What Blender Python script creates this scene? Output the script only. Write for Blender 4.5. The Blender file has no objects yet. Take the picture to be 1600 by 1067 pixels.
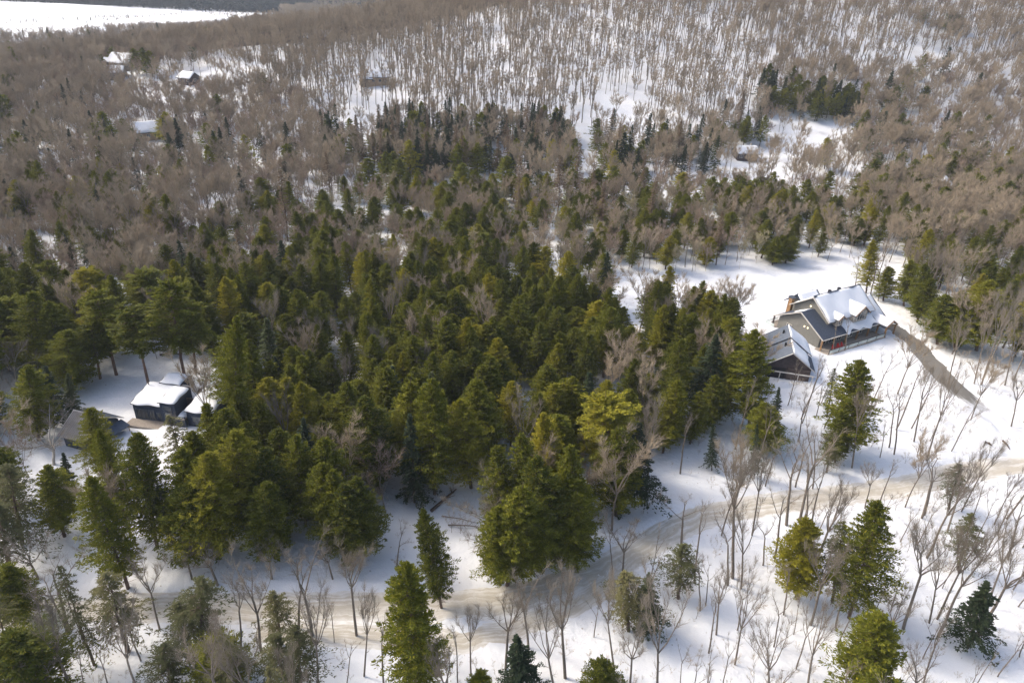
import bpy, math, random
import numpy as np
from mathutils import Vector, Matrix, Quaternion
random.seed(7); rng = np.random.default_rng(7)
S = bpy.context.scene
COL = S.collection

# ------------------------------------------------------------------ camera, sky, sun, exposure
CAM_H = 70.0
PITCH = math.radians(28.0); ROLL = math.radians(2.77); FPX = 1600 * 24 / 36
cR0 = np.array([1., 0, 0]); cU0 = np.array([0, math.sin(PITCH), math.cos(PITCH)]); cF = np.array([0, math.cos(PITCH), -math.sin(PITCH)])
cR = math.cos(ROLL) * cR0 + math.sin(ROLL) * cU0
cU = -math.sin(ROLL) * cR0 + math.cos(ROLL) * cU0
cam = bpy.data.objects.new('camera', bpy.data.cameras.new('camera')); COL.objects.link(cam)
cam.matrix_world = Matrix(((cR[0], cU[0], -cF[0], 0), (cR[1], cU[1], -cF[1], 0), (cR[2], cU[2], -cF[2], CAM_H), (0, 0, 0, 1)))
cam.data.lens = 24; cam.data.sensor_width = 36; cam.data.clip_start = 1; cam.data.clip_end = 12000
S.camera = cam

SUN_EL = math.radians(41); sx, sy = -0.95, 0.30
n_ = math.hypot(sx, sy); sx, sy = sx / n_, sy / n_
sunv = Vector((sx * math.cos(SUN_EL), sy * math.cos(SUN_EL), math.sin(SUN_EL)))
W = bpy.data.worlds.new('World'); S.world = W; W.use_nodes = True
nt = W.node_tree; bg = nt.nodes['Background']
sky = nt.nodes.new('ShaderNodeTexSky'); sky.sky_type = 'NISHITA'; sky.sun_disc = False
sky.sun_elevation = SUN_EL; sky.sun_rotation = math.atan2(sx, sy) % (2 * math.pi)
sky.dust_density = 5.0; sky.air_density = 1.0
nt.links.new(sky.outputs[0], bg.inputs[0]); bg.inputs[1].default_value = 0.15
sl = bpy.data.lights.new('sun', 'SUN'); sl.energy = 1.3; sl.angle = math.radians(10.0); sl.color = (1, 0.91, 0.76)
so = bpy.data.objects.new('sun', sl); COL.objects.link(so); so.rotation_euler = (-sunv).to_track_quat('-Z', 'Y').to_euler()
so.location = (0, 0, 200)
S.view_settings.view_transform = 'Standard'; S.view_settings.look = 'None'; S.view_settings.gamma = 1
S.view_settings.use_curve_mapping = False; S.view_settings.exposure = 1.0
S.cycles.max_bounces = 6; S.cycles.diffuse_bounces = 3; S.cycles.glossy_bounces = 2; S.cycles.transmission_bounces = 3
S.cycles.transparent_max_bounces = 4; S.cycles.volume_bounces = 0

# ------------------------------------------------------------------ terrain height and picture geometry
def sst(t):
    t = np.clip(t, 0, 1); return t * t * (3 - 2 * t)
def base_height(x, y):
    x = np.asarray(x, float); y = np.asarray(y, float)
    h = 0.5 * np.sin(x / 23 + 1.1) * np.cos(y / 31 + .4) + 0.22 * np.sin(x / 7.3 + y / 11.) + 0.12 * np.sin(x / 3.9 - y / 5.1 + 2) + (.15 * np.sin(x / 1.9 + 1.5 * np.sin(y / 2.7)) * np.sin(y / 1.6 + 1.3 * np.sin(x / 3.1)) + .05 * np.sin(x / .9 + y / 2.1) * np.sin(y / 1.1 - x / 3)) * (y < 240)
    # hill behind, rising to the right
    w = x - 1.05 * (y - 420)
    hill = 92 * sst((y - 265) / 380) * sst((w + 450) / 490)
    knob = 16 * np.exp(-((x - 330) / 160) ** 2 - ((y - 560) / 130) ** 2)
    h = h + hill + knob + 5 * np.sin(x / 61 + 2) * np.sin(y / 83) * sst((y - 300) / 200)
    # low ground of the lake and the ridges beyond it
    h = h - 3 * sst((y - 500) / 400) * sst((-x - 100) / 200)
    far = 190 * sst((y - 1650) / 1500) + 30 * np.sin(x / 420 + 1) * sst((y - 1650) / 700)
    return h + far
def seg_dist(x, y, pts):
    d = np.full(x.shape, 1e9); side = np.zeros(x.shape); al = np.zeros(x.shape); acc = 0.
    for (ax, ay), (bx, by) in zip(pts[:-1], pts[1:]):
        ux, uy = bx - ax, by - ay; L = math.hypot(ux, uy)
        t = np.clip(((x - ax) * ux + (y - ay) * uy) / (L * L), 0, 1)
        dx, dy = x - (ax + t * ux), y - (ay + t * uy); dd = np.hypot(dx, dy)
        m = dd < d; d = np.where(m, dd, d); side = np.where(m, np.sign(ux * dy - uy * dx), side); al = np.where(m, acc + t * L, al); acc += L
    return d, side, al
def ray(px, py):
    d = cF + cR * (px - 800) / FPX - cU * (py - 533.5) / FPX
    return d
_T = np.concatenate([np.arange(40, 400, 1.), np.arange(400, 1500, 4.), np.arange(1500, 5000, 25.)])
def gp(px, py):
    """ground point seen at a pixel of the 1600x1067 picture"""
    d = ray(px, py); P = _T[:, None] * d[None, :]
    diff = CAM_H + P[:, 2] - base_height(P[:, 0], P[:, 1])
    k = np.argmax(diff < 0)
    if diff[k] >= 0: k = len(_T) - 1
    a = diff[k - 1] / (diff[k - 1] - diff[k]); t = _T[k - 1] * (1 - a) + _T[k] * a
    p = t * d
    return Vector((p[0], p[1], float(base_height(p[0], p[1]))))
def at(px, py, z):
    d = ray(px, py); t = (z - CAM_H) / d[2]
    return Vector((t * d[0], t * d[1], z))
def proj(x, y, z):
    zz = z - CAM_H
    a = x * cR[0] + y * cR[1] + zz * cR[2]; b = x * cU[0] + y * cU[1] + zz * cU[2]; c = x * cF[0] + y * cF[1] + zz * cF[2]
    c = np.where(c > 1, c, 1e-3)
    return 800 + FPX * a / c, 533.5 - FPX * b / c, c
def smooth_line(pix, n=6):
    P = [gp(*p)[:2] for p in pix]; out = []
    for i in range(len(P) - 1):
        p0 = P[max(i - 1, 0)]; p1 = P[i]; p2 = P[i + 1]; p3 = P[min(i + 2, len(P) - 1)]
        for k in range(n):
            t = k / n
            out.append(tuple(0.5 * (2 * p1[j] + (p2[j] - p0[j]) * t + (2 * p0[j] - 5 * p1[j] + 4 * p2[j] - p3[j]) * t * t + (3 * p1[j] - p0[j] - 3 * p2[j] + p3[j]) * t ** 3) for j in (0, 1)))
    out.append(tuple(P[-1])); return out
ROAD = smooth_line([(-260, 955), (-60, 958), (100, 953), (250, 945), (400, 947), (560, 946), (700, 944), (800, 934), (880, 912), (950, 885), (1020, 845), (1090, 810), (1180, 790), (1300, 773), (1400, 760), (1500, 738), (1600, 722), (1720, 708), (1900, 690)])
PULL = smooth_line([(400, 985), (560, 990), (690, 1000), (780, 990), (860, 962), (930, 925), (985, 885)])
DRIVE = smooth_line([(1336, 500), (1360, 499), (1395, 511), (1428, 534), (1452, 562), (1482, 594), (1515, 622), (1560, 655), (1605, 688), (1680, 725)])
LINES = [(ROAD, 2.3), (PULL, 1.5), (DRIVE, 2.2)]
def height(x, y):
    x = np.asarray(x, float); y = np.asarray(y, float); h = base_height(x, y)
    shp = h.shape; xf = np.atleast_1d(x).ravel(); yf = np.atleast_1d(y).ravel(); hf = np.atleast_1d(h).ravel().copy()
    m = (yf < 230) & (yf > 20) & (np.abs(xf) < 260)
    if m.any():
        add = np.zeros(m.sum()); cut = np.zeros(m.sum())
        for pts, w in LINES:
            d, s, al = seg_dist(xf[m], yf[m], pts)
            bank = (0.6 if pts is DRIVE else 0.42) * np.exp(-((d - w - .8) / .6) ** 2) * (0.75 + 0.35 * np.sin(al * .7 + s))
            add = np.maximum(add, bank); cut = np.maximum(cut, 0.25 * sst((w + .9 - d) / .9))
        hf[m] += np.where(cut > 0.02, 0, add) + add * 0.0 - cut
    return hf.reshape(shp) if shp else float(hf[0])
hz = lambda x, y: float(height(np.array([x]), np.array([y]))[0])

# ------------------------------------------------------------------ materials
def mat(name, rough=.8):
    m = bpy.data.materials.new(name); m.use_nodes = True; t = m.node_tree
    b = t.nodes['Principled BSDF']; b.inputs['Roughness'].default_value = rough
    b.inputs['Specular IOR Level'].default_value = .25
    return m, t, b
def nd(t, typ, **kw):
    n = t.nodes.new(typ)
    for k, v in kw.items():
        if k in n.inputs: n.inputs[k].default_value = v
        else: setattr(n, k, v)
    return n
def noise(t, scale, detail=4, src=None):
    n = nd(t, 'ShaderNodeTexNoise', Scale=scale, Detail=detail)
    if src is None:
        src = nd(t, 'ShaderNodeNewGeometry').outputs['Position']
    t.links.new(src, n.inputs['Vector']); return n
def ramp(t, fac, stops):
    r = nd(t, 'ShaderNodeValToRGB'); e = r.color_ramp.elements
    while len(e) < len(stops): e.new(.5)
    for i, (p, c) in enumerate(stops): e[i].position = p; e[i].color = (*c, 1) if len(c) == 3 else c
    t.links.new(fac, r.inputs[0]); return r
def math_(t, op, a, b=None, c=None):
    n = nd(t, 'ShaderNodeMath', operation=op)
    for i, v in enumerate((a, b, c)):
        if v is None: continue
        if isinstance(v, (int, float)): n.inputs[i].default_value = v
        else: t.links.new(v, n.inputs[i])
    return n.outputs[0]
def mixc(t, fac, a, b):
    n = nd(t, 'ShaderNodeMix', data_type='RGBA')
    for k, v in ((0, fac), (6, a), (7, b)):
        if isinstance(v, (int, float)): n.inputs[k].default_value = v
        elif isinstance(v, tuple): n.inputs[k].default_value = (*v, 1)
        else: t.links.new(v, n.inputs[k])
    return n.outputs[2]
def bump(t, b, h, strength, dist):
    n = nd(t, 'ShaderNodeBump', Strength=strength, Distance=dist); t.links.new(h, n.inputs['Height']); t.links.new(n.outputs[0], b.inputs['Normal'])
def plain(name, c, rough=.7, var=.12, scale=3.):
    m, t, b = mat(name, rough)
    tc = nd(t, 'ShaderNodeTexCoord').outputs['Object']
    n = noise(t, scale, 5, tc)
    r = ramp(t, n.outputs[0], [(.3, tuple(v * (1 - var) for v in c)), (.7, tuple(min(1, v * (1 + var)) for v in c))])
    t.links.new(r.outputs[0], b.inputs['Base Color']); return m
def snow_mat(name, ground):
    m, t, b = mat(name, .6)
    pos = nd(t, 'ShaderNodeNewGeometry').outputs['Position']
    n1 = noise(t, .05, 5, pos); n2 = noise(t, .9, 6, pos); n3 = noise(t, 5., 3, pos)
    c = ramp(t, n1.outputs[0], [(.3, (.68, .70, .735)), (.7, (.76, .775, .80))]).outputs[0]
    if ground:
        # needles, bark bits and stems poking through under the trees
        vor = nd(t, 'ShaderNodeTexVoronoi', Scale=.75); t.links.new(pos, vor.inputs['Vector'])
        speck = math_(t, 'MULTIPLY', math_(t, 'LESS_THAN', vor.outputs['Distance'], .1), math_(t, 'GREATER_THAN', n2.outputs[0], .53))
        c = mixc(t, math_(t, 'MULTIPLY', speck, .55), c, (.20, .15, .10))
        lit = ramp(t, noise(t, .11, 8, pos).outputs[0], [(.50, (0, 0, 0)), (.72, (1, 1, 1))]).outputs[0]
        c = mixc(t, math_(t, 'MULTIPLY', lit, .22), c, (.52, .45, .36))
    t.links.new(c, b.inputs['Base Color'])
    hh = math_(t, 'ADD', n2.outputs[0], math_(t, 'MULTIPLY', n3.outputs[0], .25))
    bump(t, b, hh, .55 if ground else .3, .45 if ground else .15)
    b.inputs['Subsurface Weight'].default_value = 0
    return m
M = {}
M['snow'] = snow_mat('ground_snow', True); M['roofsnow'] = snow_mat('roof_snow', False)
def needle_mat(name, dark, mid, tip, transl=.25):
    m, t, b = mat(name, .65)
    oi = nd(t, 'ShaderNodeObjectInfo').outputs['Random']
    a = nd(t, 'ShaderNodeAttribute', attribute_name='tint').outputs['Fac']
    c1 = ramp(t, a, [(.0, dark), (.55, mid), (1., tip)]).outputs[0]
    c2 = mixc(t, .5, c1, ramp(t, oi, [(0., dark), (.45, mid), (.8, mid), (1., tip)]).outputs[0])
    t.links.new(c2, b.inputs['Base Color']); b.inputs['Specular IOR Level'].default_value = .15
    tr = nd(t, 'ShaderNodeBsdfTranslucent'); t.links.new(c2, tr.inputs[0])
    mx = nd(t, 'ShaderNodeMixShader'); mx.inputs[0].default_value = transl
    out = t.nodes['Material Output']
    t.links.new(b.outputs[0], mx.inputs[1]); t.links.new(tr.outputs[0], mx.inputs[2]); t.links.new(mx.outputs[0], out.inputs[0])
    return m
M['hem'] = needle_mat('hemlock_needles', (.045, .064, .013), (.18, .19, .020), (.50, .42, .035), .35)
M['hemg'] = needle_mat('grey_hemlock_needles', (.05, .058, .026), (.11, .115, .048), (.21, .19, .085))
M['spr'] = needle_mat('spruce_needles', (.022, .04, .024), (.05, .07, .035), (.11, .125, .04))
M['farspr'] = needle_mat('far_spruce_needles', (.010, .02, .024), (.018, .034, .036), (.03, .05, .045))
M['pine'] = needle_mat('pine_needles', (.04, .058, .028), (.08, .10, .04), (.14, .15, .05))
M['larch'] = needle_mat('larch_twigs', (.13, .095, .06), (.22, .16, .105), (.30, .225, .15))
def bark(name, a, bcol, sc=6):
    m, t, b = mat(name, .9)
    tc = nd(t, 'ShaderNodeTexCoord').outputs['Object']; oi = nd(t, 'ShaderNodeObjectInfo').outputs['Random']
    n = noise(t, sc, 4, tc); c = ramp(t, n.outputs[0], [(.3, a), (.7, bcol)]).outputs[0]
    c = mixc(t, math_(t, 'MULTIPLY', oi, .45), c, tuple(v * .62 for v in a))
    t.links.new(c, b.inputs['Base Color']); return m
M['bark_g'] = bark('grey_maple_bark', (.15, .125, .10), (.27, .23, .19))
M['bark_p'] = bark('pale_birch_bark', (.36, .33, .29), (.55, .52, .48))
M['bark_c'] = bark('hemlock_bark', (.085, .062, .048), (.17, .12, .095))
M['bark_r'] = bark('red_pine_bark', (.16, .095, .07), (.27, .17, .125))
M['twig'] = bark('maple_twigs', (.33, .265, .19), (.44, .365, .27), 2)
M['twig_g'] = bark('grey_twigs', (.22, .185, .145), (.33, .285, .23), 2)
M['twig_r'] = bark('reddish_twigs', (.31, .225, .17), (.41, .325, .25), 2)
M['twig_o'] = bark('greenish_aspen_twigs', (.32, .28, .17), (.44, .39, .25), 2)
def bark_far(name, a, bcol):
    return bark(name, a, bcol, .5)

# ------------------------------------------------------------------ mesh helpers
def mesh_np(name, V, F, mats, mi=None, tint=None, smooth=False):
    """F: (n,3) or (n,4) int array"""
    me = bpy.data.meshes.new(name); V = np.asarray(V, np.float32); F = np.asarray(F, np.int32); n, k = F.shape
    me.vertices.add(len(V)); me.vertices.foreach_set('co', V.ravel())
    me.loops.add(n * k); me.loops.foreach_set('vertex_index', F.ravel())
    me.polygons.add(n); me.polygons.foreach_set('loop_start', np.arange(0, n * k, k, dtype=np.int32))
    for m in mats: me.materials.append(m)
    if mi is not None: me.polygons.foreach_set('material_index', np.asarray(mi, np.int32))
    if smooth: me.polygons.foreach_set('use_smooth', np.ones(n, bool))
    if tint is not None:
        a = me.attributes.new('tint', 'FLOAT', 'POINT'); a.data.foreach_set('value', np.asarray(tint, np.float32))
    me.update(calc_edges=True); return me
class MB:
    """collects boxes, beams and prisms; build() links ONE mesh"""
    def __init__(s): s.v = []; s.f = []
    def poly(s, pts, faces):
        o = len(s.v); s.v += [tuple(p) for p in pts]; s.f += [tuple(i + o for i in f) for f in faces]; return s
    def hexa(s, a, b):  # a: 4 bottom pts ccw, b: 4 top pts
        return s.poly(list(a) + list(b), [(3, 2, 1, 0), (4, 5, 6, 7), (0, 1, 5, 4), (1, 2, 6, 5), (2, 3, 7, 6), (3, 0, 4, 7)])
    def box(s, x0, x1, y0, y1, z0, z1):
        return s.hexa([(x0, y0, z0), (x1, y0, z0), (x1, y1, z0), (x0, y1, z0)], [(x0, y0, z1), (x1, y0, z1), (x1, y1, z1), (x0, y1, z1)])
    def slab(s, q, th):  # quad q (4 pts), thickened downward
        return s.hexa([(p[0], p[1], p[2] - th) for p in q], q)
    def tube(s, pts, rad, n=6, cap=True):
        o = len(s.v); m = len(pts)
        for i, p in enumerate(pts):
            p = Vector(p); d = (Vector(pts[min(i + 1, m - 1)]) - Vector(pts[max(i - 1, 0)])).normalized()
            a = d.orthogonal().normalized(); b = d.cross(a); r = rad[i] if isinstance(rad, (list, tuple)) else rad
            for k in range(n):
                q = p + a * (r * math.cos(2 * math.pi * k / n)) + b * (r * math.sin(2 * math.pi * k / n)); s.v.append(tuple(q))
        for i in range(m - 1):
            for k in range(n):
                k2 = (k + 1) % n; s.f.append((o + i * n + k, o + i * n + k2, o + (i + 1) * n + k2, o + (i + 1) * n + k))
        if cap: s.f.append(tuple(o + k for k in range(n - 1, -1, -1))); s.f.append(tuple(o + (m - 1) * n + k for k in range(n)))
        return s
    def mesh(s, name, m, smooth=False):
        me = bpy.data.meshes.new(name); me.from_pydata(s.v, [], s.f); me.materials.append(m)
        if smooth:
            for p in me.polygons: p.use_smooth = True
        me.update(); return me
    def build(s, name, m, parent=None, bevel=0, label=None, smooth=False):
        o = bpy.data.objects.new(name, s.mesh(name, m, smooth)); COL.objects.link(o)
        if parent: o.parent = parent
        if bevel:
            b = o.modifiers.new('edge', 'BEVEL'); b.width = bevel; b.segments = 2; b.limit_method = 'ANGLE'
        if label: o['label'] = label
        return o
def tag(o, label=None, cat=None, group=None, kind=None):
    if label: o['label'] = label
    if cat: o['category'] = cat
    if group: o['group'] = group
    if kind: o['kind'] = kind
    return o
def empty(name, loc, rz=0, **kw):
    o = bpy.data.objects.new(name, None); COL.objects.link(o); o.location = loc; o.rotation_euler = (0, 0, rz); o.empty_display_size = .5
    return tag(o, **kw)

# ------------------------------------------------------------------ terrain, road, driveway, lake
def axis(parts):
    out = [parts[0][0]]
    for a, b, st in parts:
        n = max(1, round((b - a) / st)); out += list(np.linspace(a, b, n + 1)[1:])
    return np.array(out)
ys = axis([(-150, 20, 8), (20, 60, 2), (60, 215, .95), (215, 330, 2.2), (330, 700, 5), (700, 1700, 18), (1700, 4600, 60)])
hx = axis([(0, 130, 1.), (130, 300, 4), (300, 700, 10), (700, 3800, 70)])
xs = np.concatenate([-hx[:0:-1], hx])
X, Y = np.meshgrid(xs, ys); Z = height(X, Y)
near = (Y < 260) & (np.abs(X) < 200)
V = np.stack([X.ravel(), Y.ravel(), Z.ravel()], 1)
ny, nx = X.shape; I = np.arange(ny * nx).reshape(ny, nx)
F = np.stack([I[:-1, :-1].ravel(), I[:-1, 1:].ravel(), I[1:, 1:].ravel(), I[1:, :-1].ravel()], 1)
g = bpy.data.objects.new('snowy_ground', mesh_np('snowy_ground', V, F, [M['snow']], smooth=True)); COL.objects.link(g); g['kind'] = 'structure'

def ribbon(name, pts, w, m, lift=.02, across=9, zf=None):
    P = [Vector((*p, 0)) for p in pts]; vs = []; fs = []; uv = []; L = 0
    dens = [P[0]]
    for a, b in zip(P[:-1], P[1:]):
        n = max(1, int((b - a).length / 1.0)); dens += [a.lerp(b, (i + 1) / n) for i in range(n)]
    P = dens
    for i, p in enumerate(P):
        d = (P[min(i + 1, len(P) - 1)] - P[max(i - 1, 0)]).normalized(); nrm = Vector((-d.y, d.x, 0))
        if i: L += (p - P[i - 1]).length
        for k in range(across):
            s_ = (k / (across - 1) * 2 - 1); q = p + nrm * (s_ * w); vs.append((q.x, q.y)); uv.append((s_, L))
    vs = np.array(vs); z = base_height(vs[:, 0], vs[:, 1]) - .25 + lift + .06 * (1 - np.array(uv)[:, 0] ** 2)
    V = np.column_stack([vs, z]); n = len(P)
    I = np.arange(n * across).reshape(n, across)
    F = np.stack([I[:-1, :-1].ravel(), I[1:, :-1].ravel(), I[1:, 1:].ravel(), I[:-1, 1:].ravel()], 1)
    me = mesh_np(name, V, F, [m], smooth=True)
    for nm, j, dv in (('side', 0, 1), ('along', 1, L)):
        a = me.attributes.new(nm, 'FLOAT', 'POINT'); a.data.foreach_set('value', (np.array(uv)[:, j] / dv).astype(np.float32))
    o = bpy.data.objects.new(name, me); COL.objects.link(o); o['kind'] = 'structure'; return o
def road_mat(name, tan, snowc, cover, asphalt_end=None):
    m, t, b = mat(name, .85)
    pos = nd(t, 'ShaderNodeNewGeometry').outputs['Position']
    s_ = nd(t, 'ShaderNodeAttribute', attribute_name='side').outputs['Fac']
    al = nd(t, 'ShaderNodeAttribute', attribute_name='along').outputs['Fac']
    wob = math_(t, 'MULTIPLY', math_(t, 'SUBTRACT', noise(t, .35, 3, pos).outputs[0], .5), .7)
    s2 = math_(t, 'ADD', s_, wob)
    cx = nd(t, 'ShaderNodeCombineXYZ'); t.links.new(math_(t, 'MULTIPLY', s2, 4.5), cx.inputs[0]); t.links.new(math_(t, 'MULTIPLY', al, 9.), cx.inputs[1])
    st = nd(t, 'ShaderNodeTexNoise', Scale=1.6, Detail=5); t.links.new(cx.outputs[0], st.inputs['Vector'])
    edge = math_(t, 'SUBTRACT', 1.0, math_(t, 'POWER', math_(t, 'ABSOLUTE', s_), 3.))
    f = math_(t, 'ADD', math_(t, 'MULTIPLY', st.outputs[0], 1.1), math_(t, 'MULTIPLY', noise(t, .8, 5, pos).outputs[0], .5))
    f = math_(t, 'ADD', f, math_(t, 'MULTIPLY', edge, .45))
    if asphalt_end is not None:
        e = math_(t, 'MULTIPLY', math_(t, 'SUBTRACT', al, asphalt_end), 5.5)
        f = math_(t, 'SUBTRACT', f, math_(t, 'MAXIMUM', e, 0.))
    r = ramp(t, f, [(max(0, cover - .13), (0, 0, 0)), (min(1, cover + .13), (1, 1, 1))])
    # ramp clamps at 1, scale the factor down
    fs = math_(t, 'MULTIPLY', f, .6)
    t.links.new(fs, r.inputs[0])
    sp = noise(t, 14, 3, pos)
    tcol = ramp(t, sp.outputs[0], [(.3, tuple(v * .8 for v in tan)), (.7, tan)]).outputs[0]
    t.links.new(mixc(t, r.outputs[0], snowc, tcol), b.inputs['Base Color'])
    bump(t, b, math_(t, 'ADD', st.outputs[0], sp.outputs[0]), .4, .12); return m
M['road'] = road_mat('packed_sandy_snow', (.53, .485, .405), (.74, .735, .72), .65)
M['drive'] = road_mat('patchy_asphalt', (.165, .158, .145), (.70, .71, .73), .45, .60)
ribbon('road', ROAD, 2.9, M['road'], .03)
ribbon('road_pull_off', PULL, 2.0, M['road'], .06)
ribbon('driveway', DRIVE, 2.5, M['drive'], .03)
lp = [gp(*p) for p in [(70, 72), (180, 62), (300, 54), (450, 32), (430, 24), (330, 20), (250, 26), (120, 34), (0, 42), (-150, 50), (-220, 75)]]
lz = min(p.z for p in lp)
mb = MB()
mb.poly([(p.x, p.y, max(hz(p.x, p.y), lz) + .15) for p in lp], [tuple(range(len(lp)))])
mb.build('frozen_lake', M['roofsnow'])['kind'] = 'structure'
# ------------------------------------------------------------------ buildings
M['siding'] = plain('beige_grey_siding', (.17, .168, .155), .8, .08, 2.); M['trim'] = plain('pale_trim', (.55, .52, .48), .6, .05)
M['shingle'] = plain('dark_shingles', (.055, .068, .095), .85, .3, 5.); M['shingle_g'] = plain('grey_steel_roof', (.11, .13, .165), .8, .12, 2.)
M['cedar'] = plain('brown_cedar_wood', (.27, .16, .08), .7, .2, 3.); M['brownwall'] = plain('dark_brown_boards', (.07, .055, .055), .8, .25, 2.)
M['rustbrown'] = plain('reddish_brown_boards', (.105, .078, .068), .8, .25, 2.); M['stone'] = plain('fieldstone_base', (.30, .28, .25), .9, .35, 2.)
M['navy'] = plain('dark_navy_siding', (.022, .036, .065), .6, .2, 3.); M['deck'] = plain('weathered_deck_boards', (.30, .26, .22), .8, .15, 3.)
M['ribmetal'] = plain('brown_grey_ribbed_metal', (.13, .11, .10), .7, .35, .6); M['ribcrest'] = plain('pale_rib_crests', (.55, .50, .46), .5, .2, .8)
M['black'] = plain('black_metal', (.02, .02, .024), .5, .1); M['red'] = plain('red_chair_plastic', (.42, .03, .03), .5, .1); M['tan'] = plain('tan_cabin_wall', (.33, .25, .17), .8, .15)
def glass_mat():
    m, t, b = mat('window_glass', .08); b.inputs['Base Color'].default_value = (.05, .06, .07, 1); b.inputs['Specular IOR Level'].default_value = .6; return m
M['glass'] = glass_mat()
def clear_mat():
    m, t, b = mat('railing_glass', .05); b.inputs['Base Color'].default_value = (.75, .85, .82, 1); b.inputs['Alpha'].default_value = .35; return m
M['clear'] = clear_mat()
def lamp_mat():
    m, t, b = mat('soffit_lamp', .4); b.inputs['Base Color'].default_value = (.9, .8, .55, 1); b.inputs['Emission Color'].default_value = (1, .85, .5, 1); b.inputs['Emission Strength'].default_value = 1.2; return m
M['lamp'] = lamp_mat()
def window(parent, face, a, z0, w, h, off, glassm='glass', bars=1, frm='trim'):
    """face: 'x-','x+','y-','y+'; a = centre along the wall; off = wall plane position"""
    f = MB(); p = MB(); t = .08; s_ = -1 if face[1] == '-' else 1
    def bx(mb_, a0, a1, b0, b1, d0, d1):
        lo, hi = sorted((off + s_ * d0, off + s_ * d1))
        if face[0] == 'x': mb_.box(lo, hi, a0, a1, b0, b1)
        else: mb_.box(a0, a1, lo, hi, b0, b1)
    bx(f, a - w / 2 - t, a + w / 2 + t, z0 - t, z0, .0, .10); bx(f, a - w / 2 - t, a + w / 2 + t, z0 + h, z0 + h + t, .0, .10)
    bx(f, a - w / 2 - t, a - w / 2, z0, z0 + h, .0, .10); bx(f, a + w / 2, a + w / 2 + t, z0, z0 + h, .0, .10)
    for k in range(bars):
        x_ = a - w / 2 + w * (k + 1) / (bars + 1); bx(f, x_ - .035, x_ + .035, z0, z0 + h, .03, .09)
    bx(p, a - w / 2, a + w / 2, z0, z0 + h, .0, .04)
    fo = f.build('window', M[frm], parent); p.build('pane', M[glassm], fo); return fo
def gable_wall(parent, x0, x1, y0, y1, z0, ze, yr, zr, m, name='wall'):
    mb_ = MB(); pr = [(y0, z0), (y1, z0), (y1, ze), (yr, zr), (y0, ze)]
    pts = [(x0, y, z) for y, z in pr] + [(x1, y, z) for y, z in pr]
    mb_.poly(pts, [(4, 3, 2, 1, 0), (5, 6, 7, 8, 9), (0, 1, 6, 5), (1, 2, 7, 6), (2, 3, 8, 7), (3, 4, 9, 8), (4, 0, 5, 9)]); return mb_.build(name, M[m], parent)
def roof_slab(parent, x0, x1, ya, za, yb, zb, th, m, name='roof', bevel=0):
    q = [(x0, ya, za), (x1, ya, za), (x1, yb, zb), (x0, yb, zb)]
    if yb < ya: q = q[::-1]
    return MB().slab(q, th).build(name, M[m], parent, bevel)
def snow_slab(parent, x0, x1, ya, za, yb, zb, th, seed=0, ragged=.5, name='roof_snow'):
    """a lumpy blanket lying on a roof slope; both edges uneven"""
    nx_, ny_ = max(6, int(abs(x1 - x0) / .35)), max(6, int(abs(yb - ya) / .35)); r = np.random.default_rng(seed); ph = r.uniform(0, 6.28, 6)
    vs = []; 
    for j in range(ny_ + 1):
        for i in range(nx_ + 1):
            a, b = i / nx_, j / ny_
            x = x0 + (x1 - x0) * a; w1 = ragged * .25 * (math.sin(x * 1.7 + ph[0]) + math.sin(x * .8 + ph[1])) * b ** 3
            y = ya + (yb - ya) * b; x += ragged * .2 * math.sin(y * 2 + ph[2]) * (2 * a - 1) * abs(2 * a - 1)
            yy = y + (w1 if yb > ya else -w1); z = za + (zb - za) * ((yy - ya) / (yb - ya))
            e = min(a, 1 - a) * nx_ / 1.6; f_ = min(b + .12, 1 - b) * ny_ / 1.6; k_ = math.sqrt(max(0, min(1, e))) * math.sqrt(max(0, min(1, f_)))
            t_ = th * k_ * (1 + .3 * math.sin(x * .9 + ph[3]) * math.cos(y * .8 + ph[4]) + .12 * math.sin(x * 2.3 + y * 1.9 + ph[5]))
            vs.append((x, yy, z + .012 + t_))
    n1 = len(vs); vs += [(p[0], p[1], za + (zb - za) * ((p[1] - ya) / (yb - ya)) + .004) for p in vs]
    fs = []; W_ = nx_ + 1; flip = yb < ya
    for j in range(ny_):
        for i in range(nx_):
            q = (j * W_ + i, j * W_ + i + 1, (j + 1) * W_ + i + 1, (j + 1) * W_ + i)
            fs.append(q[::-1] if flip else q)
    rim = [i for i in range(W_)] + [j * W_ + nx_ for j in range(1, ny_ + 1)] + [ny_ * W_ + i for i in range(nx_ - 1, -1, -1)] + [j * W_ for j in range(ny_ - 1, 0, -1)]
    for a, b in zip(rim, rim[1:] + rim[:1]): fs.append((a, a + n1, b + n1, b) if not flip else (b, b + n1, a + n1, a))
    return MB().poly(vs, fs).build(name, M['roofsnow'], parent, smooth=True)
def fascia(parent, pts, r=.13, m='trim', name='fascia'):
    mb_ = MB()
    for a, b in zip(pts[:-1], pts[1:]): mb_.tube([a, b], r, 4)
    return mb_.build(name, M[m], parent)

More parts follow.
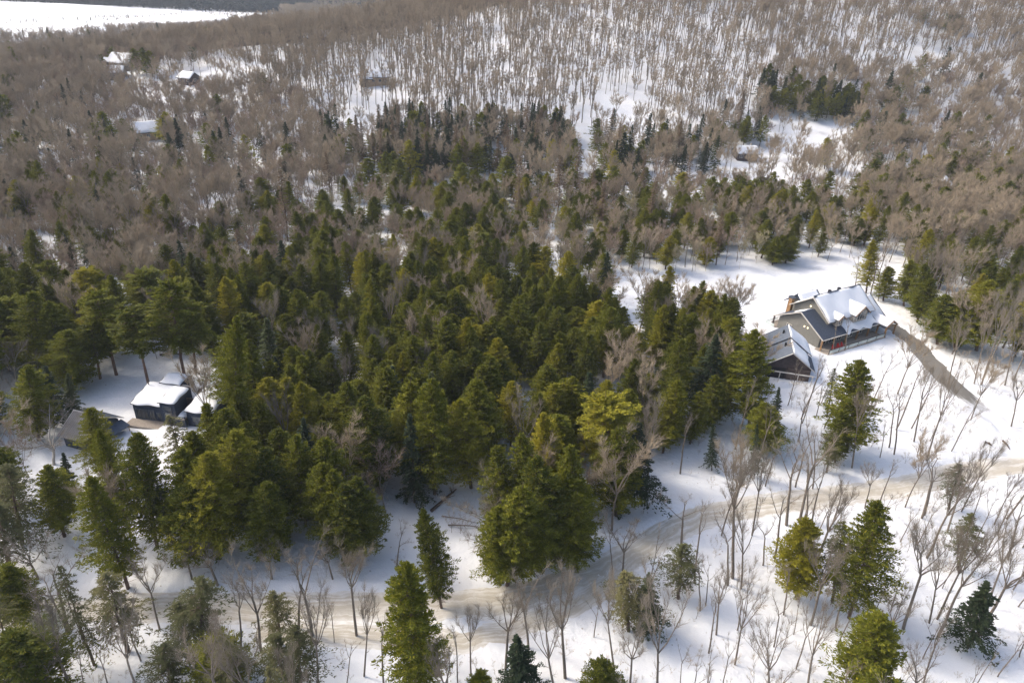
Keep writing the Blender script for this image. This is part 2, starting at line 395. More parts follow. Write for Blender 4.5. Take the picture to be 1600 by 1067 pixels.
zg = float(base_height(75, 140)); O = at(1252, 488, zg + 6.8)
H1 = empty('large_house', (O.x, O.y, zg), math.radians(31), label='large beige-grey house with steep snow-covered roofs at the head of the driveway', cat='house')
gable_wall(H1, .7, 19.3, -5.7, 5.7, -.6, 3.2, 0, 6.45, 'siding')
roof_slab(H1, 0, 19.8, 0, 6.8, 6.9, 3.0, .22, 'shingle'); roof_slab(H1, 0, 19.8, 0, 6.8, -7.0, 2.95, .22, 'shingle')
fascia(H1, [(-.06, 6.95, 2.98), (-.06, 0, 6.78), (-.06, -7.0, 2.93)])
fascia(H1, [(0, -7.08, 2.9), (19.8, -7.08, 2.9)], .1, name='gutter')
snow_slab(H1, 1.8, 4.2, .3, 6.7, 3.4, 4.95, .22, 3, .3)
# upper storey
gable_wall(H1, 4.5, 19.2, -4.1, 5.1, 3.0, 5.95, .5, 9.15, 'siding')
roof_slab(H1, 3.8, 20.2, .5, 9.5, 6.0, 5.5, .22, 'shingle'); roof_slab(H1, 3.8, 20.2, .5, 9.5, -4.9, 5.5, .22, 'shingle')
fascia(H1, [(3.74, 6.05, 5.48), (3.74, .5, 9.5), (3.74, -4.95, 5.46)], .15); fascia(H1, [(20.26, 6.05, 5.48), (20.26, .5, 9.5), (20.26, -4.95, 5.46)], .15)
snow_slab(H1, 4.0, 20.1, .35, 9.42, -4.85, 5.55, .42, 5, .35)
snow_slab(H1, 4.6, 20.0, 1.2, 9.0, 5.9, 5.58, .32, 6, .6)
MB().box(4, 20.1, .3, .72, 9.4, 9.86).build('ridge_cap', M['shingle'], H1)
for x_ in (9.6, 12.9): MB().box(x_, x_ + .55, .75, 1.3, 9.0, 10.1).build('roof_vent', M['black'], H1)
# gabled dormers on the road side
for (dx, w_, zt, yo) in ((7.1, 2.0, 6.9, -5.3), (13.9, 4.6, 8.0, -5.6)):
    dz = zt - w_ * .36
    mb_ = MB(); pr = [(dx - w_ / 2, 4.3), (dx + w_ / 2, 4.3), (dx + w_ / 2, dz), (dx, zt - .12), (dx - w_ / 2, dz)]
    mb_.poly([(x, yo, z) for x, z in pr] + [(x, -1.6, z) for x, z in pr], [(0, 1, 2, 3, 4), (9, 8, 7, 6, 5), (1, 0, 5, 6), (2, 1, 6, 7), (3, 2, 7, 8), (4, 3, 8, 9), (0, 4, 9, 5)])
    d_ = mb_.build('dormer', M['stone'], H1); e_ = w_ / 2 + .35
    for sg in (-1, 1):
        q = [(dx, yo - .45, zt + .05), (dx + sg * e_, yo - .45, zt + .05 - e_ * .74), (dx + sg * e_, -.9, zt + .05 - e_ * .74), (dx, -.9, zt + .05)]
        if sg > 0: q = q[::-1]
        MB().slab(q, .14).build('dormer_roof', M['shingle'], d_)
        q2 = [(a + 0, b, c + .24) for a, b, c in q]; MB().slab(q2, .22).build('dormer_snow', M['roofsnow'], d_, .08)
    fascia(d_, [(dx - e_, yo - .5, zt + .02 - e_ * .74), (dx, yo - .5, zt + .04), (dx + e_, yo - .5, zt + .02 - e_ * .74)], .1, 'cedar', 'bargeboard')
    window(H1, 'y-', dx, 4.75, w_ * .58, (dz - 4.9) * 1.0 + .5, yo - .02, bars=2 if w_ > 3 else 1)
# porch roof with snow, posts, railing
snow_slab(H1, 8.2, 19.6, -3.9, 4.72, -6.95, 3.02, .38, 9, 1.1)
MB().box(-.2, 20.2, -9.2, -5.7, -.5, .45).build('deck', M['deck'], H1)
for x_ in (.1, 4.2, 8.4, 12.4, 16.4, 19.9): MB().box(x_ - .14, x_ + .14, -7.05, -6.75, .45, 2.9).build('porch_post', M['cedar'], H1)
for i in range(6):
    x0 = .1 + i * 3.3; MB().box(x0 + .06, x0 + 3.2, -9.14, -9.10, .6, 1.45).build('railing_panel', M['clear'], H1)
    MB().box(x0 - .05, x0 + .05, -9.18, -9.06, .45, 1.5).build('railing_post', M['black'], H1)
MB().box(0, 20, -9.2, -9.04, 1.46, 1.54).build('handrail', M['black'], H1)
for x_ in (2.2, 5.0, 7.6, 11.5, 15): window(H1, 'y-', x_, .9, 1.5, 1.7, -5.72)
for (y_, z_) in ((-2.2, 3.6), (-1.3, 3.6), (2.6, 1.2)): window(H1, 'x-', y_ if z_ < 2 else 2.6, 1.0, 1.3, 1.5, .68) if z_ < 2 else MB().box(.52, .66, y_ - .13, y_ + .13, z_, z_ + .28).build('wall_lamp', M['lamp'], H1)
MB().box(4.3, 4.46, .9, 1.15, 6.9, 7.2).build('wall_lamp', M['lamp'], H1)
# covered corner on the far side: posts and glass rail
MB().box(-.4, 8, 5.7, 8.4, -.5, .35).build('side_deck', M['deck'], H1)
for (x_, y_) in ((.1, 6.6), (3.6, 6.6)): MB().box(x_ - .14, x_ + .14, y_ - .14, y_ + .14, .35, 3.0).build('porch_post', M['brownwall'] if x_ < 1 else M['cedar'], H1)
for y0 in (5.8,): MB().box(-.36, -.32, y0, 8.3, .5, 1.3).build('railing_panel', M['clear'], H1)
MB().box(-.4, 4, 8.28, 8.34, .5, 1.3).build('railing_panel', M['clear'], H1)
# rear cross gable with its own ridge
gable_wall(H1, 7.6, 13.6, 4.6, 9.4, -.4, 4.4, 7.2, 6.6, 'siding', 'rear_wing')
roof_slab(H1, 6.9, 14.4, 7.2, 7.0, 10.2, 4.3, .2, 'shingle'); roof_slab(H1, 6.9, 14.4, 7.2, 7.0, 4.9, 5.0, .2, 'shingle')
snow_slab(H1, 7.3, 13.8, 7.0, 6.95, 5.0, 5.1, .32, 12, .6); snow_slab(H1, 7.3, 14.0, 7.6, 6.7, 10.0, 4.5, .25, 13, .5)
MB().box(5.6, 6.5, 7.0, 7.9, -.4, 6.2).build('chimney', M['cedar'], H1); MB().box(5.4, 6.7, 6.8, 8.1, 6.2, 6.5).build('chimney_cap', M['shingle'], H1)
# garage end toward the driveway
gable_wall(H1, 19.4, 24.6, -4.6, 4.4, -.6, 3.0, .4, 6.3, 'siding', 'garage_wing')
roof_slab(H1, 19.9, 25.2, .4, 6.7, 5.3, 2.9, .2, 'shingle'); roof_slab(H1, 19.9, 25.2, .4, 6.7, -5.4, 2.7, .2, 'shingle')
snow_slab(H1, 20.3, 24.9, .1, 6.5, -5.2, 2.85, .34, 15, .6); snow_slab(H1, 20.3, 24.9, 1.2, 6.3, 5.1, 3.1, .3, 16, .6)
MB().box(24.7, 24.86, -2.6, 2.6, 0, 2.5).build('garage_door', M['brownwall'], H1)
# timber entry gable on a post at the near corner
for sg in (-1, 1):
    q = [(21.4, -9.2, 4.3), (21.4 + sg * 2.0, -9.2, 3.1), (21.4 + sg * 2.0, -4.6, 3.1), (21.4, -4.6, 4.3)]
    if sg > 0: q = q[::-1]
    en = MB().slab(q, .15).build('entry_roof', M['shingle'], H1); MB().slab([(a, b, c + .26) for a, b, c in q], .24).build('entry_snow', M['roofsnow'], en, .08)
fascia(H1, [(19.4, -9.25, 3.05), (21.4, -9.25, 4.28), (23.4, -9.25, 3.05)], .13, 'cedar', 'timber_truss'); fascia(H1, [(19.6, -9.2, 3.1), (23.2, -9.2, 3.1)], .11, 'cedar', 'tie_beam')
for x_ in (19.7, 23.1): MB().box(x_ - .15, x_ + .15, -9.2, -8.9, -.4, 3.0).build('porch_post', M['cedar'], H1)
# red chairs on the porch
def deck_chair(x, y, rz, lab):
    c = empty('deck_chair', (0, 0, 0), label=lab, cat='chair', group='red chairs on the porch')
    c.matrix_world = Matrix.Translation((O.x, O.y, zg)) @ Matrix.Rotation(math.radians(31), 4, 'Z') @ Matrix.Translation((x, y, .45)) @ Matrix.Rotation(rz, 4, 'Z')
    MB().box(-.32, .32, -.35, .3, .34, .42).build('seat', M['red'], c)
    for k in range(4): MB().hexa([(-.3 + k * .155, .27, .4), (-.17 + k * .155, .27, .4), (-.17 + k * .155, .33, .4), (-.3 + k * .155, .33, .4)], [(-.3 + k * .155, .5, 1.15), (-.17 + k * .155, .5, 1.15), (-.17 + k * .155, .56, 1.15), (-.3 + k * .155, .56, 1.15)]).build('back_slat', M['red'], c)
    for sx_ in (-.4, .4):
        MB().box(sx_ - .07, sx_ + .07, -.42, .4, .62, .66).build('armrest', M['red'], c)
        for sy_ in (-.36, .3): MB().box(sx_ - .04, sx_ + .04, sy_ - .04, sy_ + .04, 0, .62).build('leg', M['red'], c)
for x_, lab in ((3.0, 'red slatted chair nearest the porch corner'), (4.6, 'middle red slatted chair on the porch'), (6.0, 'red slatted chair farthest along the porch')): deck_chair(x_, -8.2, random.uniform(-.3, .3), lab)

# detached garage
Og = at(1240, 552, zg + 6.5)
G1 = empty('detached_garage', (Og.x, Og.y, zg), math.radians(-13), label='dark brown detached garage with one grey and one snowy roof slope below the main house', cat='garage')
def gw_y(parent, y0, y1, hw, z0, ze, zr, m, name='wall'):
    pr = [(-hw, z0), (hw, z0), (hw, ze), (0, zr), (-hw, ze)]
    return MB().poly([(x, y0, z) for x, z in pr] + [(x, y1, z) for x, z in pr], [(0, 1, 2, 3, 4), (9, 8, 7, 6, 5), (1, 0, 5, 6), (2, 1, 6, 7), (3, 2, 7, 8), (4, 3, 8, 9), (0, 4, 9, 5)]).build(name, M[m], parent)
def rs_y(parent, y0, y1, xa, za, xb, zb, th, m, name='roof'):
    q = [(xa, y0, za), (xb, y0, zb), (xb, y1, zb), (xa, y1, za)]
    if xb < xa: q = q[::-1]
    return MB().slab(q, th).build(name, M[m], parent)
gw_y(G1, .4, 6.6, 4.2, -.5, 3.1, 6.1, 'brownwall'); gw_y(G1, 6.6, 12.2, 4.2, -.5, 3.5, 6.5, 'brownwall')
for (y0, y1, dz) in ((0, 6.5, 0), (6.5, 12.6, .4)):
    rs_y(G1, y0, y1, 0, 6.5 + dz, -5.0, 2.95 + dz, .2, 'shingle_g'); rs_y(G1, y0, y1, 0, 6.5 + dz, 5.0, 2.95 + dz, .2, 'shingle')
def snow_y(parent, y0, y1, xa, za, xb, zb, th, seed):
    o = snow_slab(parent, y0, y1, xa, za, xb, zb, th, seed, .4)      # built along x, then turned
    for v_ in o.data.vertices: v_.co = Vector((v_.co.y, v_.co.x, v_.co.z))
    o.data.flip_normals(); return o
snow_y(G1, .15, 6.3, .05, 6.5, 3.9, 3.72, .4, 21); snow_y(G1, 6.6, 12.5, .05, 6.9, 4.9, 3.42, .45, 22)
for y_, x_, dz in ((4.4, -1.0, 0), (9.6, -1.0, .4)): MB().tube([(x_, y_, 5.7 + dz), (x_, y_, 6.5 + dz)], .22, 8).build('roof_vent', M['black'], G1)
fascia(G1, [(-5.0, -.05, 2.9), (0, -.05, 6.45), (5.0, -.05, 2.9)], .1)
MB().box(-.2, 4.15, .2, .42, -.4, 3.0).build('brown_wall_panel', M['rustbrown'], G1)
MB().box(-3.9, -.6, .26, .38, -.3, 2.6).build('garage_door', M['black'], G1)
MB().box(-5.2, 4.6, -1.9, -1.75, 2.75, 2.95).build('pergola_beam', M['trim'], G1)
for x_ in (-4.8, -1.9, 1.6, 4.3): MB().tube([(x_, -1.82, -.4), (x_, -1.82, 2.8)], .08, 6).build('pergola_post', M['trim'], G1)
window(G1, 'x+', 3.5, 1.0, 1.2, 1.2, 4.2)
def mound(name, px, py, rx, ry, hh, seed, lab):
    c = gp(px, py); r = random.Random(seed); vs = []; fs = []; n = 18; rings = 6
    ph = [r.uniform(0, 6.28) for _ in range(3)]
    for j in range(rings + 1):
        for i in range(n):
            a = 2 * math.pi * i / n; q = j / rings; k = 1 + .18 * math.sin(2 * a + ph[0]) + .1 * math.sin(3 * a + ph[1])
            vs.append((rx * q * k * math.cos(a), ry * q * k * math.sin(a), hh * (math.cos(q * math.pi) * .5 + .5) * (1 + .15 * math.sin(3 * a + ph[2])) - .12 * q))
    for j in range(rings):
        for i in range(n): fs.append((j * n + i, (j + 1) * n + i, (j + 1) * n + (i + 1) % n, j * n + (i + 1) % n))
    o = MB().poly(vs, fs).build(name, M['roofsnow'], smooth=True); o.location = (c.x, c.y, hz(c.x, c.y)); tag(o, lab, 'snow pile')
mound('snow_pile', 1223, 603, 3.2, 1.5, 1.0, 1, 'rounded snow pile in front of the dark garage door')
mound('snow_pile', 1290, 640, 2.4, 1.2, .5, 2, 'low snow hump on the slope right of the garage')
mound('snow_pile', 1372, 505, 1.2, .6, .35, 3, 'small lump of snow on the bare asphalt of the driveway')

# flat-roofed dark blue house at left
zl = float(base_height(-66, 96)); Ol = at(205, 625, zl + 4.0)
L1 = empty('blue_house', (Ol.x, Ol.y, zl), math.radians(-7), label='flat-roofed dark blue house under thick snow in the left yard', cat='house')
def shed(parent, x0, x1, y0, y1, zf, zb, m, name, seed, th=.45, sn=True):
    mb_ = MB().hexa([(x0, y0, -.5), (x1, y0, -.5), (x1, y1, -.5), (x0, y1, -.5)], [(x0, y0, zf), (x1, y0, zf), (x1, y1, zb), (x0, y1, zb)]); w_ = mb_.build(name, M[m], parent)
    MB().slab([(x0 - .2, y0 - .25, zf + .2), (x1 + .2, y0 - .25, zf + .2), (x1 + .2, y1 + .2, zb + .2), (x0 - .2, y1 + .2, zb + .2)], .19).build('roof', M['black'], parent)
    if sn: snow_slab(parent, x0 - .15, x1 + .15, y1 + .1, zb + .21, y0 - .3, zf + .21, th, seed, .5)
    return w_
shed(L1, 0, 5.6, 0, 5.2, 3.3, 4.1, 'navy', 'left_wing', 31, .27)
shed(L1, 5.6, 8.3, -.7, 3.6, 4.7, 4.9, 'navy', 'middle_block', 32, .27)
shed(L1, 2.2, 5.9, 5.2, 7.6, 4.6, 4.9, 'navy', 'rear_block', 33, .3)
shed(L1, 9.9, 14.6, -.3, 5.6, 3.3, 4.1, 'navy', 'right_wing', 34, .3)
MB().box(8.32, 9.88, -.9, -.7, -.4, 2.4).build('low_front_wall', M['navy'], L1)
MB().box(8.32, 9.88, 2.6, 2.8, -.4, 3.9).build('recessed_wall', M['rustbrown'], L1); MB().box(8.3, 9.9, -1.2, 2.6, 2.0, 2.2).build('balcony_floor', M['deck'], L1)
snow_slab(L1, 8.35, 9.85, 2.4, 2.21, -1.1, 2.21, .35, 35, .3, 'balcony_snow')
fascia(L1, [(5.0, 5.4, 4.5), (11, 5.3, 4.4)], .12, 'trim', 'parapet')
MB().box(8.5, 11.5, 5.7, 6.6, -.4, 3.6).build('rear_annex', M['brownwall'], L1)
window(L1, 'y-', 1.5, .5, 2.0, 1.9, -.02, bars=2, frm='shingle_g'); window(L1, 'y-', 3.3, .5, .9, 1.9, -.02, frm='shingle_g'); window(L1, 'y-', 4.6, 1.0, .6, 1.0, -.02, bars=0, frm='shingle_g')
window(L1, 'y-', 6.9, 3.4, 1.3, .7, -.72, bars=0, frm='shingle_g'); window(L1, 'y-', 6.9, 2.1, 1.3, .8, -.72, bars=0, frm='shingle_g'); window(L1, 'y-', 12, 1.0, 2.2, 1.4, -.32, bars=2, frm='shingle_g')
window(L1, 'x-', 2.4, 1.2, 1.2, 1.1, -.02, bars=0, frm='shingle_g')
MB().box(-.6, 5.5, -2.2, -.05, -.3, .35).build('front_terrace', M['deck'], L1); MB().box(-1.1, -.3, -2.5, -2.0, -.2, .5).build('step', M['rustbrown'], L1)
MB().tube([(.4, 4.4, 4.0), (.4, 4.4, 5.4)], .09, 6).build('flue_pipe', M['black'], L1)

# barn with ribbed metal roof
Ob = at(158, 652, zl + 4.6)
B1 = empty('small_barn', (Ob.x, Ob.y, zl), math.radians(-17), label='small dark barn with a brown-grey ribbed metal roof left of the blue house', cat='barn')
gable_wall(B1, -5.3, -.5, -3.2, 3.2, -.6, 2.2, 0, 4.25, 'navy')
roof_slab(B1, -5.7, 0, 0, 4.6, -3.9, 2.15, .12, 'ribmetal'); roof_slab(B1, -5.7, 0, 0, 4.6, 3.9, 2.15, .12, 'shingle')
for k in range(16):
    x_ = -5.65 + k * .365
    MB().hexa([(x_, -3.92, 2.152), (x_ + .17, -3.92, 2.152), (x_ + .17, -.05, 4.585), (x_, -.05, 4.585)], [(x_ + .02, -3.92, 2.23), (x_ + .14, -3.92, 2.23), (x_ + .14, -.05, 4.66), (x_ + .02, -.05, 4.66)]).build('roof_rib', M['ribcrest'], B1)
fascia(B1, [(0.02, -3.95, 2.1), (0.02, 0, 4.55), (0.02, 3.95, 2.1)], .07, 'trim'); MB().box(-5.7, 0, -.12, .12, 4.56, 4.66).build('ridge_cap', M['ribcrest'], B1)
MB().box(-.5, -.4, -1.4, 1.4, -.3, 1.9).build('barn_door', M['brownwall'], B1); window(B1, 'x+', 0, 2.4, .8, .6, -.49, bars=0)
MB().slab([(-.4, .2, 1.9), (1.3, .2, 1.2), (1.3, 3.6, 1.2), (-.4, 3.6, 1.9)][::1], .08).build('lean_to_roof', M['shingle_g'], B1)
for y_ in (.4, 3.4): MB().box(1.1, 1.2, y_ - .06, y_ + .06, -.3, 1.15).build('lean_to_post', M['deck'], B1)

# far houses among the trees
def cottage(px, py, w, d, ze, zr, deg, wm, lab, wing=None, cov=True):
    c = gp(px, py); e = empty('far_cottage', (c.x, c.y, c.z + .2), math.radians(deg), label=lab, cat='house')
    gable_wall(e, -w / 2, w / 2, -d / 2, d / 2, -2.5, ze, 0, zr, wm)
    for sg in (-1, 1):
        roof_slab(e, -w / 2 - .6, w / 2 + .6, 0, zr + .3, sg * (d / 2 + .7), ze - .1, .2, 'shingle')
        if cov: snow_slab(e, -w / 2 - .5, w / 2 + .5, sg * .05, zr + .27, sg * (d / 2 + .6), ze - .05, .4, int(px), .3)
    for k in range(3): window(e, 'y-', -w / 3 + k * w / 3, .9, 1.3, 1.2, -d / 2 - .02)
    window(e, 'x-', 0, .9, 1.4, 1.3, -w / 2 - .02); window(e, 'x+', 0, .9, 1.4, 1.3, w / 2 + .02)
    MB().box(w * .42 - .45, w * .42 + .45, -d / 2 - .12, -d / 2 - .02, -.1, 1.95).build('door', M['brownwall'], e)
    MB().box(w * .2, w * .2 + .7, .4, 1.1, zr - .8, zr + 1.3).build('chimney', M['stone'], e)
    if wing:
        wx, wy, ww, wd, wz = wing
        gable_wall(e, wx, wx + ww, wy - wd / 2, wy + wd / 2, -2.5, wz, wy, wz + 2, wm, 'side_wing')
        for sg in (-1, 1):
            roof_slab(e, wx - .3, wx + ww + .3, wy, wz + 2.25, wy + sg * (wd / 2 + .5), wz - .1, .2, 'shingle', 'side_roof')
            if cov: snow_slab(e, wx - .2, wx + ww + .2, wy + sg * .05, wz + 2.25, wy + sg * (wd / 2 + .45), wz - .05, .4, int(px) + 5, .3, 'side_roof_snow')
    return e
cottage(592, 130, 10, 8, 3.2, 6, 20, 'tan', 'tan-walled snowy-roofed house halfway up the wooded hillside', (-10, -2, 6, 5, 2.4))
cottage(508, 66, 13, 9, 3.2, 6, 10, 'siding', 'snow-roofed house near the crest left of the hill', (-12, -4, 6, 5, 2.4))
cottage(196, 108, 13, 11, 3.4, 7.5, -10, 'siding', 'large white-roofed house among brown trees beside the far plain', (-17, -3, 11, 8, 3))
cottage(182, 122, 9, 9, 3, 5.5, 15, 'siding', 'lower white-roofed outbuilding in front of the large white-roofed house')
cottage(231, 216, 9, 8, 3, 6.3, 35, 'tan', 'lone cottage with a pale snowy gable left of the dark conifers')
cottage(296, 130, 8, 7, 2.6, 5, -20, 'brownwall', 'small brown cabin at the foot of the snowy rise', None)
cottage(1468, 306, 7, 9, 3, 6.6, 60, 'siding', 'pale gabled cottage in the brown wood at the right edge')
cottage(1163, 248, 9, 7, 2.8, 5, 5, 'brownwall', 'low brown cabin by the snowy opening right of the conifer belt')

# fallen trunks lying in the snow
def log(pa, pb, r, lab, m='bark_c', twigs=8, lift=.25):
    a = gp(*pa); b = gp(*pb); a.z = hz(a.x, a.y) + lift; b.z = hz(b.x, b.y) + lift * .6; rr = random.Random(int(pa[0]))
    o = empty('fallen_log', tuple(a), label=lab, cat='log'); d = b - a
    MB().tube([(0, 0, 0), tuple(d * .5 + Vector((.1, .1, .1))), tuple(d)], [r, r * .75, r * .35], 7).build('trunk', M[m], o)
    for k in range(twigs):
        t_ = rr.uniform(.3, .98); q = d * t_; n_ = Vector((-d.y, d.x, 0)).normalized() * rr.choice((-1, 1)); l = rr.uniform(.5, 1.6)
        MB().tube([tuple(q), tuple(q + n_ * l * .7 + d.normalized() * l * .5 + Vector((0, 0, rr.uniform(0, .6))))], [r * .3, r * .08], 4).build('branch', M[m], o)
log((674, 800), (713, 765), .28, 'dark fallen trunk lying in the upper clearing')
log((700, 822), (762, 826), .12, 'thin fallen stem lying level across the clearing', 'bark_g')
log((690, 808), (745, 818), .08, 'thin fallen branch between the two fallen trunks', 'bark_g', 5)
log((1538, 692), (1549, 697), .3, 'short dark log on the snow bank beside the lower driveway', twigs=0)
log((1566, 690), (1577, 703), .18, 'narrow dark log lying at the edge of the lower driveway', twigs=1)
log((150, 561), (172, 555), .25, 'dark log lying under the trees behind the left yard', twigs=3)
log((250, 556), (285, 554), .2, 'long dark log at the back of the left yard', twigs=5)

# ------------------------------------------------------------------ tree prototypes
def conifer_mesh(seed, H, R, cb, nb, ns, prof, leafL, leafW, mt, droop=.25, gaps=.12, asym=.2, lean_up=.15, roll=.8, elev=-.22, latw=.16):
    r = np.random.default_rng(seed)
    ph = r.uniform(0, 6.28, 4)
    t = (np.arange(nb) + r.uniform(0, 1, nb)) / nb
    t = t ** .9
    z = cb * H + (1 - cb) * H * t * .985
    az = np.arange(nb) * 2.399963 + r.uniform(-.5, .5, nb)
    if prof == 'hem': f = np.minimum(1, (1 - t) ** .64 * 1.1) * (0.5 + .5 * np.minimum(1, t * 4 + .25))
    elif prof == 'round': f = np.sqrt(np.clip(1 - (1.75 * (t - .43)) ** 2, .03, 1)) * (1 - .25 * t)
    elif prof == 'pine': f = np.sqrt(np.clip(1 - (1.7 * (t - .45)) ** 2, .05, 1)) * (.75 + .35 * np.sin(t * 31))
    elif prof == 'larch': f = (1 - t) ** .8 * .9 + .08
    else: f = (1 - t) ** .95 * .97 + .03
    f = f * (1 + asym * np.sin(az + ph[0] + 3 * t) + asym * .6 * np.sin(2 * az + ph[1] + 9 * t) + asym * .5 * np.sin(t * 23 + ph[2]))
    L = R * f * r.uniform(.62, 1.15, nb)
    L *= np.where(r.uniform(0, 1, nb) < gaps, .45, 1)
    bi = np.repeat(np.arange(nb), ns)
    # more sprays on long branches
    keep = r.uniform(0, 1, nb * ns) < np.clip(L[bi] / R + .25, .15, 1)
    bi = bi[keep]; n = len(bi)
    u = r.uniform(.12, 1, n) ** .7
    lat = r.normal(0, latw, n) * L[bi] * (1.15 - u * .8)
    dirx, diry = np.cos(az[bi]), np.sin(az[bi])
    rise = lean_up + .35 * t[bi]
    px = dirx * u * L[bi] - diry * lat; py = diry * u * L[bi] + dirx * lat
    pz = z[bi] + rise * u * L[bi] - droop * (u ** 2) * L[bi] - np.abs(lat) * .25 + r.normal(0, .10, n) * (leafL * 1.2)
    P = np.stack([px, py, pz], 1)
    a2 = az[bi] + r.normal(0, .75, n); el = r.normal(elev + .5 * t[bi] ** 2, .38, n)
    D = np.stack([np.cos(a2) * np.cos(el), np.sin(a2) * np.cos(el), np.sin(el)], 1)
    up = np.stack([r.normal(0, roll * .6, n), r.normal(0, roll * .6, n), np.ones(n)], 1)
    Sd = np.cross(D, up); Sd /= np.linalg.norm(Sd, axis=1)[:, None]
    N = np.cross(Sd, D)
    l = leafL * r.uniform(.6, 1.25, n)[:, None]; w = leafW * r.uniform(.6, 1.2, n)[:, None]
    # a spray: bent kite of two triangles either side of the midrib, ragged
    A = P - D * l * .35; B = P + D * l * .65 - N * l * .16
    C = P + Sd * w * .5 - N * l * .10 + D * l * r.uniform(-.1, .25, n)[:, None]
    E = P - Sd * w * .5 - N * l * .10 + D * l * r.uniform(-.1, .25, n)[:, None]
    V = np.stack([A, C, B, E], 1).reshape(-1, 3)
    k = np.arange(n) * 4
    F = np.concatenate([np.stack([k, k + 1, k + 2], 1), np.stack([k, k + 2, k + 3], 1)])
    tint = np.repeat(np.clip(r.normal(.42, .22, n), 0, 1), 4)
    return V, F, tint, (z, az, L, t)
def sticks(segs, nside=3):
    """segs rows: p0(3) p1(3) r0 r1 -> prisms"""
    s = np.asarray(segs, float); p0, p1, r0, r1 = s[:, :3], s[:, 3:6], s[:, 6], s[:, 7]
    d = p1 - p0; d /= np.maximum(np.linalg.norm(d, axis=1), 1e-6)[:, None]
    h = np.where(np.abs(d[:, 2:3]) < .8, np.array([[0, 0, 1.]]), np.array([[1., 0, 0]]))
    a = np.cross(d, h); a /= np.linalg.norm(a, axis=1)[:, None]; b = np.cross(d, a); n = len(s)
    ring = []
    for p, rr in ((p0, r0), (p1, r1)):
        for k in range(nside):
            an = 2 * math.pi * k / nside; ring.append(p + (a * math.cos(an) + b * math.sin(an)) * rr[:, None])
    V = np.stack(ring, 1).reshape(-1, 3); o = np.arange(n)[:, None] * 2 * nside; Fs = []
    for k in range(nside):
        k2 = (k + 1) % nside; Fs.append(np.concatenate([o + k, o + k2, o + nside + k2, o + nside + k], 1))
    return V, np.concatenate(Fs)
def conifer_trunk(seed, H, cb, rad, info, dead=14, bend=.25, limbs=True):
    r = np.random.default_rng(seed + 99); segs = []; p = np.array([0, 0, -.6]); n = 8; pts = [p]
    for i in range(1, n + 1):
        pts.append(np.array([r.normal(0, bend * .3), r.normal(0, bend * .3), H * .97 * i / n]))
    for i in range(n):
        segs.append([*pts[i], *pts[i + 1], rad * (1 - .93 * (i / n)), rad * (1 - .93 * ((i + 1) / n))])
    V, F = sticks(segs, 6)
    z, az, L, t = info; s2 = []
    if limbs:
        for i in range(0, len(z), 2):
            s2.append([0, 0, z[i], math.cos(az[i]) * L[i] * .8, math.sin(az[i]) * L[i] * .8, z[i] + L[i] * .1, .05 * H / 18, .012])
    for i in range(dead):
        zz = r.uniform(cb * H * .35, cb * H * 1.3); a = r.uniform(0, 6.28); l = r.uniform(.6, 2.2)
        s2.append([0, 0, zz, math.cos(a) * l, math.sin(a) * l, zz + r.uniform(-.3, .15) * l, .03, .008])
    if s2:
        V2, F2 = sticks(s2, 3); F = np.concatenate([F, F2 + len(V)]); V = np.concatenate([V, V2])
    return V, F
